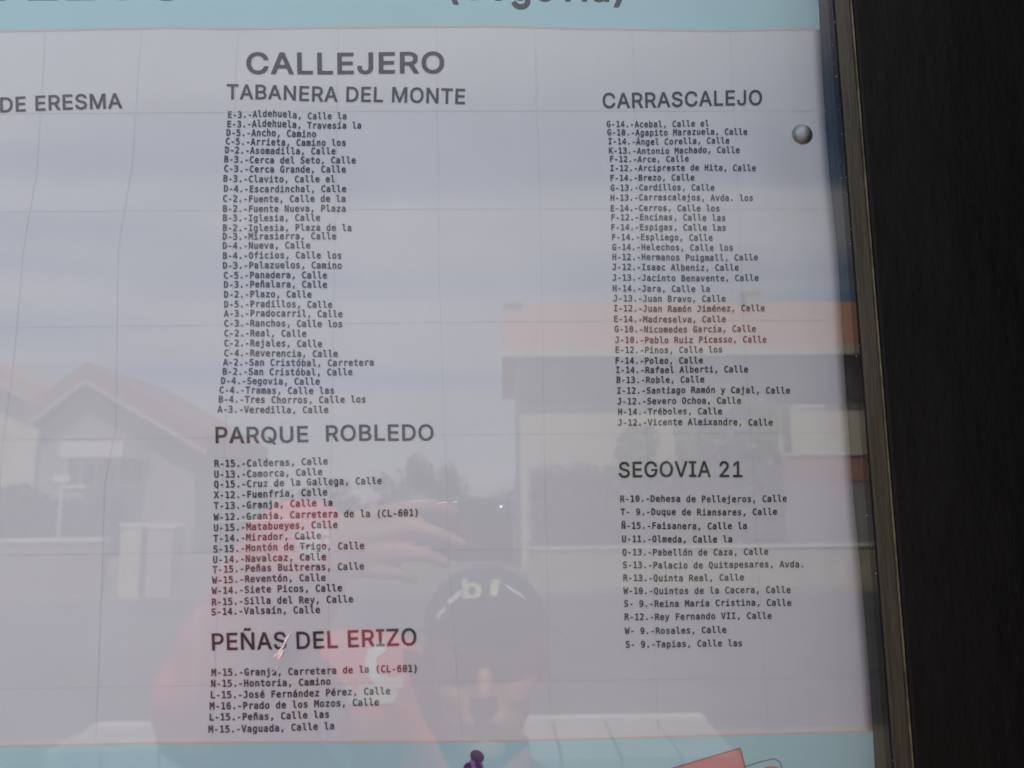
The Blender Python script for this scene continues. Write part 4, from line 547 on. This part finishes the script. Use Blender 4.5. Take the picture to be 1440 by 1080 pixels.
# gabled brown-roofed house, left
M['bargepaint'] = mat('faded_bargeboard_paint', (.46, .40, .36), .7, var=.1, scale=2)
def gable(label, u_ap, v_ap, u_l, v_l, u_r, v_r, Y, depth, mw, mr, th=.45):
    ap = V(u_ap, v_ap, Y); l = V(u_l, v_l, Y); r = V(u_r, v_r, Y)
    h = thing('gabled_house', label, 'house', (ap.x, -Y - depth / 2, 0), 'gabled houses at the left')
    wy = -Y - .8; il = .14
    wlx = l.x + (ap.x - l.x) * il; wrx = r.x + (ap.x - r.x) * il
    zl = l.z + (ap.z - l.z) * il - th; zr = r.z + (ap.z - r.z) * il - th
    pts = [(wlx, wy, -.1), (wrx, wy, -.1), (wrx, wy, zr), (ap.x, wy, ap.z - th - .02), (wlx, wy, zl)]
    MB().slab(pts, (0, -depth + 1.2, 0)).build('wall', mw, h)
    for q, nm in ((l, 'roof'), (r, 'roof')):
        MB().slab([(ap.x, -Y, ap.z), (q.x, -Y, q.z), (q.x, -Y - depth, q.z), (ap.x, -Y - depth, ap.z)], (0, 0, -th)).build(nm, mr, h)
        d = Vector((q.x - ap.x, 0, q.z - ap.z)); 
        MB().slab([(ap.x, -Y + .03, ap.z - th), (q.x, -Y + .03, q.z - th), (q.x, -Y + .03, q.z - th - .22), (ap.x, -Y + .03, ap.z - th - .22)], (0, -.06, 0)).build('bargeboard', M['bargepaint'], h)
    return h, wy, wlx, wrx, zl
h, wy, a_, b_, zl = gable('brown roofed gabled house with pale bargeboards at the left of the reflection', 122, 508, 35, 572, 292, 608, 34, 9, M['greywall'], M['tile_b'], .75)
window(h, a_ + 1.2, a_ + 2.4, wy, 3.0, 4.2); window(h, a_ + 3.4, a_ + 4.4, wy, 3.0, 4.2)
o = V(84, 621, 32.2); o2 = V(172, 642, 32.2)
MB().box(o.x, o2.x, wy + .02, -32.2, o2.z, o.z).build('porch_canopy', M['coping'], h)
MB().box(o.x + .4, o.x + 1.5, wy + .001, wy + .06, 0, 2.1).build('door', M['trousers'], h)
h, wy, a_, b_, zl = gable('house with an ochre roof partly cut off at the far left edge', -60, 492, -190, 560, 62, 545, 38, 9, M['cream'], mat('ochre_roof_tile', (.42, .28, .16), .85, var=.15, scale=4), .7)
window(h, a_ + 1.5, a_ + 2.7, wy, 3.2, 4.4)

# trees: tapered trunk, limbs, leaf clumps
def leaf_mesh(mb, c, rx, rz, nleaf, size, seed):
    rnd = random.Random(seed); clumps = []
    for k in range(16):
        while True:
            p = Vector((rnd.uniform(-1, 1), rnd.uniform(-1, 1), rnd.uniform(-1, 1)))
            if p.length < 1: break
        clumps.append((Vector((p.x * rx * .72, p.y * rx * .72, p.z * rz * .72)), rnd.uniform(.25, .45)))
    for k in range(nleaf):
        q, rr = rnd.choice(clumps)
        d = Vector((rnd.gauss(0, 1), rnd.gauss(0, 1), rnd.gauss(0, 1))).normalized() * rnd.uniform(.5, 1) ** .5
        p = Vector(c) + q + Vector((d.x * rx * rr, d.y * rx * rr, d.z * rz * rr))
        a = Vector((rnd.gauss(0, 1), rnd.gauss(0, 1), rnd.gauss(0, 1))).normalized(); b = a.orthogonal().normalized()
        s = size * rnd.uniform(.6, 1.3); mb.poly([p - a * s, p + b * s * .5, p + a * s, p - b * s * .5])
def tree(name, label, u, v0, v1, halfw, Y, m, nleaf=1500, group=None, seed=1, cat='tree'):
    top = V(u, v0, Y); bot = V(u, v1, Y); rz = (top.z - bot.z) / 2; rx = halfw / F * (Y + D)
    cz = (top.z + bot.z) / 2; t = thing(name, label, cat, (top.x, -Y, 0), group)
    mb = MB(); mb.tube([(top.x, -Y, -.1), (top.x + .05 * rx, -Y, cz * .6), (top.x, -Y, cz)], [rx * .12, rx * .09, rx * .04], 8)
    rnd = random.Random(seed)
    for k in range(6):
        an = rnd.uniform(0, 6.3); z0 = cz - rz * rnd.uniform(.2, .8); z0 = max(z0, .1)
        mb.tube([(top.x, -Y, z0), (top.x + math.cos(an) * rx * .6, -Y + math.sin(an) * rx * .6, min(z0 + rz * .7, cz + rz * .6))], [rx * .045, rx * .012], 6)
    mb.build('trunk', M['bark'], t)
    mb = MB(); leaf_mesh(mb, (top.x, -Y, cz), rx, rz, nleaf, rx * .085 + .03, seed); mb.build('crown', m, t)
    return t
tree('leafy_tree', 'tall light green leafy tree before the middle of the orange roofed house', 1010, 540, 700, 88, 21.5, M['leaf_l'], 3600, 'light green trees before the orange roofed house', seed=3)
tree('leafy_tree', 'lower light green tree leaning against its taller neighbour by the orange roofed house', 905, 590, 730, 62, 21.9, M['leaf_l'], 2200, 'light green trees before the orange roofed house', seed=4)
tree('round_tree', 'small dark round tree near the middle of the reflection, left of its twin', 585, 632, 712, 27, 30, M['leaf_d'], 1300, 'small round trees between the houses', seed=5)
tree('round_tree', 'small grey green tree just right of the small dark round one', 628, 645, 716, 22, 33, M['leaf_g'], 1000, 'small round trees between the houses', seed=6)
tree('shrub', 'pale green shrub growing behind the left end of the low grey wall', 30, 676, 770, 75, 20.5, M['leaf_g'], 2200, group='shrubs behind the low walls', seed=8, cat='shrub')
tree('shrub', 'grey green shrub beside the small white plate behind the low grey wall', 128, 680, 770, 60, 21.0, M['leaf_g'], 1800, group='shrubs behind the low walls', seed=9, cat='shrub')
tree('shrub', 'pale shrub under the cream wall of the orange roofed house', 880, 618, 760, 50, 20.0, M['leaf_l'], 1500, group='shrubs behind the low walls', seed=10, cat='shrub')
a = V(744, 655, 19.6); b = V(1098, 655, 19.6)
hg = thing('hedge', 'grey green clipped hedge between the low ochre wall and the orange roofed house', 'hedge', ((a.x + b.x) / 2, -19.6, 0))
mb = MB(); rr = random.Random(21)
for k in range(5200):
    q = Vector((rr.uniform(a.x, b.x), -19.2 - rr.random() * .9, rr.uniform(.1, a.z + .12 * noise.noise(Vector((k, 0, 0)) * .37)))); n_ = Vector((rr.gauss(0, 1), rr.gauss(0, 1), rr.gauss(0, 1))).normalized(); t_ = n_.orthogonal().normalized(); s = rr.uniform(.06, .12)
    mb.poly([q - n_ * s, q + t_ * s * .6, q + n_ * s, q - t_ * s * .6])
mb.build('foliage', mat('hedge_leaves', (.26, .27, .17), .8, var=.3, scale=4), hg)
MB().box(a.x + .1, b.x - .1, -20.0, -19.4, 0, a.z - .25).build('inner_branches', M['bark'], hg)
mbt = MB(); rr = random.Random(12)
for k in range(70):
    x = rr.uniform(-95, 95); y = -rr.uniform(75, 105); r_ = rr.uniform(2.2, 4.2)
    leaf_mesh(mbt, (x, y, r_ * .7), r_ * 1.2, r_, 260, .42, k)
o = mbt.build('distant_woodland', M['leaf_g']); tag(o, 'far grey green belt of trees closing the view behind the houses', 'woodland', kind='stuff')

# ------------------------------------------------------------------ the photographer
def capsules(segs, balls=()):
    mb = MB()
    for (p, q, r0, r1) in segs:
        p, q = Vector(p), Vector(q); n = 4
        mb.tube([p.lerp(q, k / n) for k in range(n + 1)], [r0 + (r1 - r0) * k / n for k in range(n + 1)], 14)
        mb.ball(p, r0, 2); mb.ball(q, r1, 2)
    for (c, r, sq) in balls: mb.ball(c, r, 3, sq)
    return mb
def melt(mb, name, m, parent, vox, smooth=6, wrinkle=0.0, wscale=12.0):
    o = link_mesh('tmp', mb.v, mb.f, m)
    bm = bmesh.new(); bm.from_mesh(o.data); bmesh.ops.recalc_face_normals(bm, faces=bm.faces); bm.to_mesh(o.data); bm.free()
    r = o.modifiers.new('r', 'REMESH'); r.mode = 'VOXEL'; r.voxel_size = vox
    s = o.modifiers.new('s', 'SMOOTH'); s.iterations = smooth; s.factor = .5
    dg = bpy.context.evaluated_depsgraph_get(); me = bpy.data.meshes.new_from_object(o.evaluated_get(dg))
    bpy.data.objects.remove(o)
    if wrinkle:
        nm = [v.normal.copy() for v in me.vertices]
        for v, n_ in zip(me.vertices, nm):
            c = v.co
            k = noise.noise(Vector((c.x * wscale, c.y * wscale, c.z * wscale * 2.2))) + .5 * noise.noise(c * wscale * 3)
            v.co = c + n_ * wrinkle * k
    me.polygons.foreach_set('use_smooth', [True] * len(me.polygons)); me.name = name
    if not me.materials: me.materials.append(m)
    o = bpy.data.objects.new(name, me); col.objects.link(o)
    if parent: o.parent = parent; o.matrix_parent_inverse = Matrix.Translation(-WL(parent))
    return o
HC = V(683, 930, .76)
def h_(x, y, z): return HC + Vector((x, y, z))
pel = Vector((-.07, -.86, .93)); wst = Vector((-.07, -.87, 1.04)); ches = Vector((-.07, -.88, 1.18)); nb = Vector((-.040, -.83, 1.36))
shL = V(535, 985, .80); elL = V(318, 985, .60); wrL = V(420, 772, .455)
shR = Vector((.115, -.90, 1.24)); elR = Vector((.22, -.88, 1.06)); wrR = Vector((.215, -.76, .84))
hipL, hipR = pel + Vector((-.09, 0, -.05)), pel + Vector((.09, 0, -.05))
knL, knR = Vector((-.17, -.83, .50)), Vector((.03, -.84, .50))
anL, anR = Vector((-.18, -.87, .09)), Vector((.04, -.88, .09))
S = [(pel, wst, .125, .115), (wst, ches, .115, .13), (ches + Vector((-.06, 0, .02)), ches + Vector((.06, 0, .02)), .10, .10), (nb, HC + Vector((0, -.02, -.06)), .058, .056),
     (nb, shL, .06, .055), (nb, shR, .06, .055), (shL, elL, .052, .040), (elL, wrL, .040, .027), (shR, elR, .052, .040), (elR, wrR, .040, .027),
     (hipL, knL, .085, .055), (hipR, knR, .085, .055), (knL, anL, .052, .036), (knR, anR, .052, .036)]
# left hand: palm, four unequal bent fingers over the phone, thumb behind it
def hand(S, wr, kn, f_mid, f_dist, f_tip, thumb, rad=.0088):
    c = sum(kn, Vector()) / 4
    for k in kn: S.append((wr.lerp(c, .18), k, .0165, .0115))
    S.append((wr, wr.lerp(c, .3), .026, .020))
    for i in range(4):
        r = rad * (1.0, 1.03, .96, .84)[i]
        S += [(kn[i], f_mid[i], r * 1.12, r), (f_mid[i], f_dist[i], r, r * .92), (f_dist[i], f_tip[i], r * .92, r * .78)]
    for a, b in zip(thumb, thumb[1:]): S.append((a, b, .0115, .0100))
knL_ = [V(505, 733, .418), V(512, 754, .413), V(507, 778, .414), V(498, 800, .418)]
mid = [V(562, 716, .405), V(578, 742, .402), V(560, 779, .403), V(538, 806, .407)]
dis = [V(605, 712, .404), V(622, 754, .402), V(600, 780, .404), V(560, 806, .408)]
tip = [V(638, 718, .410), V(648, 766, .409), V(626, 792, .410), V(582, 816, .413)]
thb = [wrL.lerp(knL_[0], .35) + Vector((0, -.01, .005)), V(470, 738, .452), V(520, 742, .452), V(560, 748, .448)]
hand(S, wrL, knL_, mid, dis, tip, thb)
dn = Vector((0.0, .05, -1)).normalized(); fw = Vector((0, 1, .1)).normalized()
kr = [wrR + dn * .085 + fw * y for y in (.032, .011, -.010, -.029)]
m_ = [k + dn * .038 + Vector((-.008, .006, 0)) for k in kr]; d_ = [k + dn * .022 + Vector((-.012, .003, 0)) for k in m_]; t_ = [k + dn * l_ * .018 + Vector((-.012, 0, 0)) for k, l_ in zip(d_, (1, 1.25, 1.1, .8))]
hand(S, wrR, kr, m_, d_, t_, [wrR + dn * .02 + fw * .012, wrR + dn * .05 + fw * .045, wrR + dn * .085 + fw * .055])
# head
S += [(h_(0, .086, .022), h_(0, .112, -.020), .008, .0125), (h_(-.012, .100, -.024), h_(.012, .100, -.024), .009, .009),
      (h_(-.045, .074, .036), h_(-.012, .088, .034), .010, .010), (h_(.045, .074, .036), h_(.012, .088, .034), .010, .010),
      (h_(-.022, .084, -.056), h_(.022, .084, -.056), .0075, .0075), (h_(-.019, .083, -.067), h_(.019, .083, -.067), .0085, .0085),
      (h_(-.05, .052, -.012), h_(-.036, .066, -.03), .022, .02), (h_(.05, .052, -.012), h_(.036, .066, -.03), .022, .02)]
B = [(h_(0, -.012, .03), 1, (.076, .096, .098)), (h_(0, .02, -.045), 1, (.062, .070, .066)), (h_(0, .066, -.098), 1, (.028, .022, .021)), (h_(0, .045, .0), 1, (.060, .045, .062)),
     (h_(-.079, -.012, -.002), 1, (.010, .018, .032)), (h_(.079, -.012, -.002), 1, (.010, .018, .032)),
     (ches + Vector((0, .02, 0)), 1, (.16, .11, .15)), (anL + Vector((0, .07, -.05)), 1, (.045, .12, .035)), (anR + Vector((0, .07, -.05)), 1, (.045, .12, .035))]
person = thing('person', 'person in red jersey and dark peaked cap, left arm raised to hold a phone', 'person', (pel.x, pel.y, 0))
body = melt(capsules(S, B), 'body', M['skin'], person, .0042, 3)
# jersey with loose long sleeves, trousers, shoes
J = [(pel + Vector((0, 0, .03)), wst, .145, .135), (wst, ches, .138, .155), (ches + Vector((-.07, 0, .02)), ches + Vector((.07, 0, .02)), .125, .125), (ches, nb, .13, .085),
     (nb + Vector((0, 0, -.01)), shL, .078, .084), (nb + Vector((0, 0, -.01)), shR, .078, .078), (shL, elL, .095, .088), (elL, elL.lerp(wrL, .97), .088, .062), (shR, elR, .078, .060), (elR, elR.lerp(wrR, .9), .060, .044)]
jersey = melt(capsules(J, [(ches + Vector((0, .025, -.01)), 1, (.185, .13, .17))]), 'jersey', M['red'], person, .009, 4, .006, 11)
melt(capsules([(nb + Vector((0, 0, -.01)), HC + Vector((0, -.02, -.135)), .074, .066)]), 'collar', M['red'], person, .007, 3)
T = [(pel + Vector((0, 0, .02)), pel, .135, .14), (hipL, knL, .10, .075), (hipR, knR, .10, .075), (knL, anL + Vector((0, 0, .03)), .075, .06), (knR, anR + Vector((0, 0, .03)), .075, .06)]
melt(capsules(T), 'trousers', M['trousers'], person, .012, 4, .006, 9)
for a in (anL, anR): melt(capsules([(a + Vector((0, -.04, -.045)), a + Vector((0, .14, -.055)), .048, .036)], [(a + Vector((0, 0, -.01)), 1, (.048, .06, .05))]), 'shoe', M['shoe'], person, .008, 3)
for s in (-1, 1):
    e = MB().ball(h_(s * .031, .0785, .012), .0118, 3).build('eye', M['eye'], person, True)
    MB().ball(h_(s * .031, .0862, .0108), .0054, 2).build('iris', M['iris'], e, True)
    ld_ = MB().ball(h_(s * .031, .0775, .0125), .0138, 3); ld_.f = [f for f in ld_.f if all(ld_.v[i].z > HC.z + .0135 or ld_.v[i].z < HC.z + .004 for i in f)]
    ld_.build('eyelid', M['skin'], person, True)
    MB().tube([h_(s * .050, .082, .030), h_(s * .032, .096, .036), h_(s * .014, .096, .033)], [.003, .0042, .003], 8).build('eyebrow', M['hair'], person, True)
MB().tube([h_(-.024, .090, -.0615), h_(-.008, .0945, -.0605), h_(.008, .0945, -.0605), h_(.024, .090, -.0615)], [.0016, .003, .003, .0016], 8).build('mouth', mat('lips', (.30, .10, .08), .5), person, True)
# short hair below the cap
mb = MB(); mb.ball(h_(0, -.022, .022), 1, 4, (.0815, .0935, .10))
keep = [f for f in mb.f if all((mb.v[i] - HC).y < .018 and (mb.v[i] - HC).z > -.045 for i in f)]
mb.f = keep; o = mb.build('hair', M['hair'], person, True)
# cap: dome, band, raised curved peak
vs, fs = [], []; nr, na = 12, 40; cc = h_(0, -.012, .040)
for j in range(nr + 1):
    t = j / nr * math.pi / 2
    for i in range(na): a = 2 * math.pi * i / na; vs.append(cc + Vector((.0865 * math.cos(t) * math.sin(a), .108 * math.cos(t) * math.cos(a), .088 * math.sin(t) ** .9)))
for j in range(nr):
    for i in range(na): fs.append((j * na + i, j * na + (i + 1) % na, (j + 1) * na + (i + 1) % na, (j + 1) * na + i))
cap = link_mesh('cap', vs, fs, M['navy'], person, True); so = cap.modifiers.new('solid', 'SOLIDIFY'); so.thickness = .002; so.offset = 0
vs, fs = [], []; na, nr = 36, 6
for j in range(nr + 1):
    s = j / nr
    for i in range(na + 1):
        a = R(-80 + 160 * i / na); c = math.cos(a)
        b_in = Vector((.086 * math.sin(a), .107 * c, .003)); b_out = Vector((.113 * math.sin(a), .107 * c + .052 * c ** .6 if c > 0 else 0, .034 * c - .016 * (1 - c)))
        vs.append(cc + b_in.lerp(b_out, s) + Vector((0, 0, .006 * math.sin(math.pi * s))))
for j in range(nr):
    for i in range(na): k = j * (na + 1) + i; fs.append((k, k + 1, k + na + 2, k + na + 1))
peak = link_mesh('cap_peak', vs, fs, M['navy'], person, True); so = peak.modifiers.new('solid', 'SOLIDIFY'); so.thickness = .003; so.offset = 0

MC = Vector((0, D, H))                     # where the mirrored lens stands: prints are laid along its sight lines onto the cloth
def bvh(o):
    me = o.data; return BVHTree.FromPolygons([v.co.copy() for v in me.vertices], [tuple(p.vertices) for p in me.polygons])
def print_on(tree_, polys, name, m, parent, lift=.0022):
    vs, fs = [], []
    for pts, tris in polys:
        i0 = len(vs); ok = True; q = []
        for u, v in pts:
            r = ray(u, v).normalized(); r = Vector((r.x, -r.y, r.z)); hit = tree_.ray_cast(MC, r, 5)
            if hit[0] is None: ok = False; break
            q.append(hit[0] - r * lift + hit[1] * (lift * .6 if hit[1].dot(r) < 0 else -lift * .6))
        if not ok: continue
        if max((a - q[0]).length for a in q) > .25: continue
        vs += q; fs += [tuple(i0 + k for k in t) for t in tris]
    if fs: return link_mesh(name, vs, fs, m, parent)
def gl_px(ch, u, v, hgt, wid=None, rot=0, bold=12, mirror=False):
    a, pts, tris = glyph('sans', ch, bold); s = hgt / 509.0; sx = (wid / max(1, a)) if wid else s
    o = []
    for x, y in pts:
        X = x * sx * (-1 if mirror else 1); Y_ = -y * s; o.append((u + X * math.cos(rot) - Y_ * math.sin(rot), v + X * math.sin(rot) + Y_ * math.cos(rot)))
    return o, tris
def cell(polys, pts, n=5):                # cut a quad into small cells so that it can follow the cloth
    a, b, c, d = [Vector(p) for p in pts]
    for i in range(n):
        for j in range(n):
            f = lambda s, t: tuple((a.lerp(b, s)).lerp(d.lerp(c, s), t))
            polys.append(([f(i / n, j / n), f((i + 1) / n, j / n), f((i + 1) / n, (j + 1) / n), f(i / n, (j + 1) / n)], [(0, 1, 2, 3)]))
tj = bvh(jersey); tp = bvh(cap)
polys = [gl_px('b', 650, 843, 25, 32, R(-4), 26), gl_px('i', 686, 837, 20, 20, R(10), 26)] if 'b' in GL['sans'] else []
print_on(tp, polys, 'cap_lettering', M['lime'], cap, .004)
polys = []
for q in ([(630, 846), (648, 832), (650, 838), (634, 852)], [(614, 866), (626, 854), (629, 859), (618, 872)], [(706, 822), (716, 832), (740, 846), (728, 834)]): cell(polys, q, 2)
print_on(tp, polys, 'cap_lettering', M['white_print'], cap, .004)
polys = []
for k, (du, dv, w2) in enumerate(((-32, -10, 26), (-30, 2, 28), (-25, 14, 24), (6, -12, 28), (8, 0, 28), (5, 12, 22))):
    cell(polys, [(446 + du, 762 + dv - 4), (446 + du + w2 - 3, 762 + dv - 5), (446 + du + w2 - 3, 762 + dv + 3), (446 + du, 762 + dv + 4)], 3)
cell(polys, [(441, 738), (452, 736), (448, 792), (436, 790)], 4)
print_on(tj, polys, 'sleeve_emblem', M['white_print'], jersey)
polys = []; rr = random.Random(4); v = 842
while v < 990:
    hgt = rr.uniform(5, 9); w2 = rr.choice((7, 9, 12)); x = 276 - (v - 840) * .04
    if rr.random() < .86:
        cell(polys, [(x, v), (x + w2, v + .5), (x + w2, v + 2.4), (x, v + 2)], 2); cell(polys, [(x, v), (x + 2.2, v), (x + 2.2, v + hgt - 1), (x, v + hgt - 1)], 2)
    v += hgt
print_on(tj, polys, 'sleeve_lettering', M['white_print'], jersey)
polys = []
def arc(cu, cv, r0, r1, a0, a1, n=14):
    for k in range(n):
        t0 = R(a0 + (a1 - a0) * k / n); t1 = R(a0 + (a1 - a0) * (k + 1) / n)
        cell(polys, [(cu + r0 * math.cos(t0), cv + r0 * math.sin(t0)), (cu + r1 * math.cos(t0), cv + r1 * math.sin(t0)), (cu + r1 * math.cos(t1), cv + r1 * math.sin(t1)), (cu + r0 * math.cos(t1), cv + r0 * math.sin(t1))], 2)
arc(512, 1022, 38, 62, 110, 250, 16); cell(polys, [(505, 962), (560, 972), (552, 990), (490, 990)], 5); arc(545, 936, 18, 34, 90, 260, 10); cell(polys, [(545, 954), (566, 952), (566, 968), (540, 970)], 4)
print_on(tj, polys, 'chest_lettering', M['white_print'], jersey)
# phone, held level with the lens at the tip of its right end
ph = thing('phone', 'dark mobile phone held level by the person with its lens towards the glass', 'phone', (-.055, -.4285, 1.73))
o = MB().box(-.126, .012, -.4325, -.4235, 1.699, 1.762).build('casing', M['phone'], ph); bevel(o, .004, 3)
o = MB().box(-.1265, .0125, -.4290, -.4275, 1.6985, 1.7625).build('rim', M['phonering'], ph); bevel(o, .0006, 1)
vs = []; n = 20
mb = MB().tube([(0, -.4236, 1.7495), (0, -.4226, 1.7495)], [.0055, .0050], 20); mb.build('lens_ring', M['phonering'], ph, True)
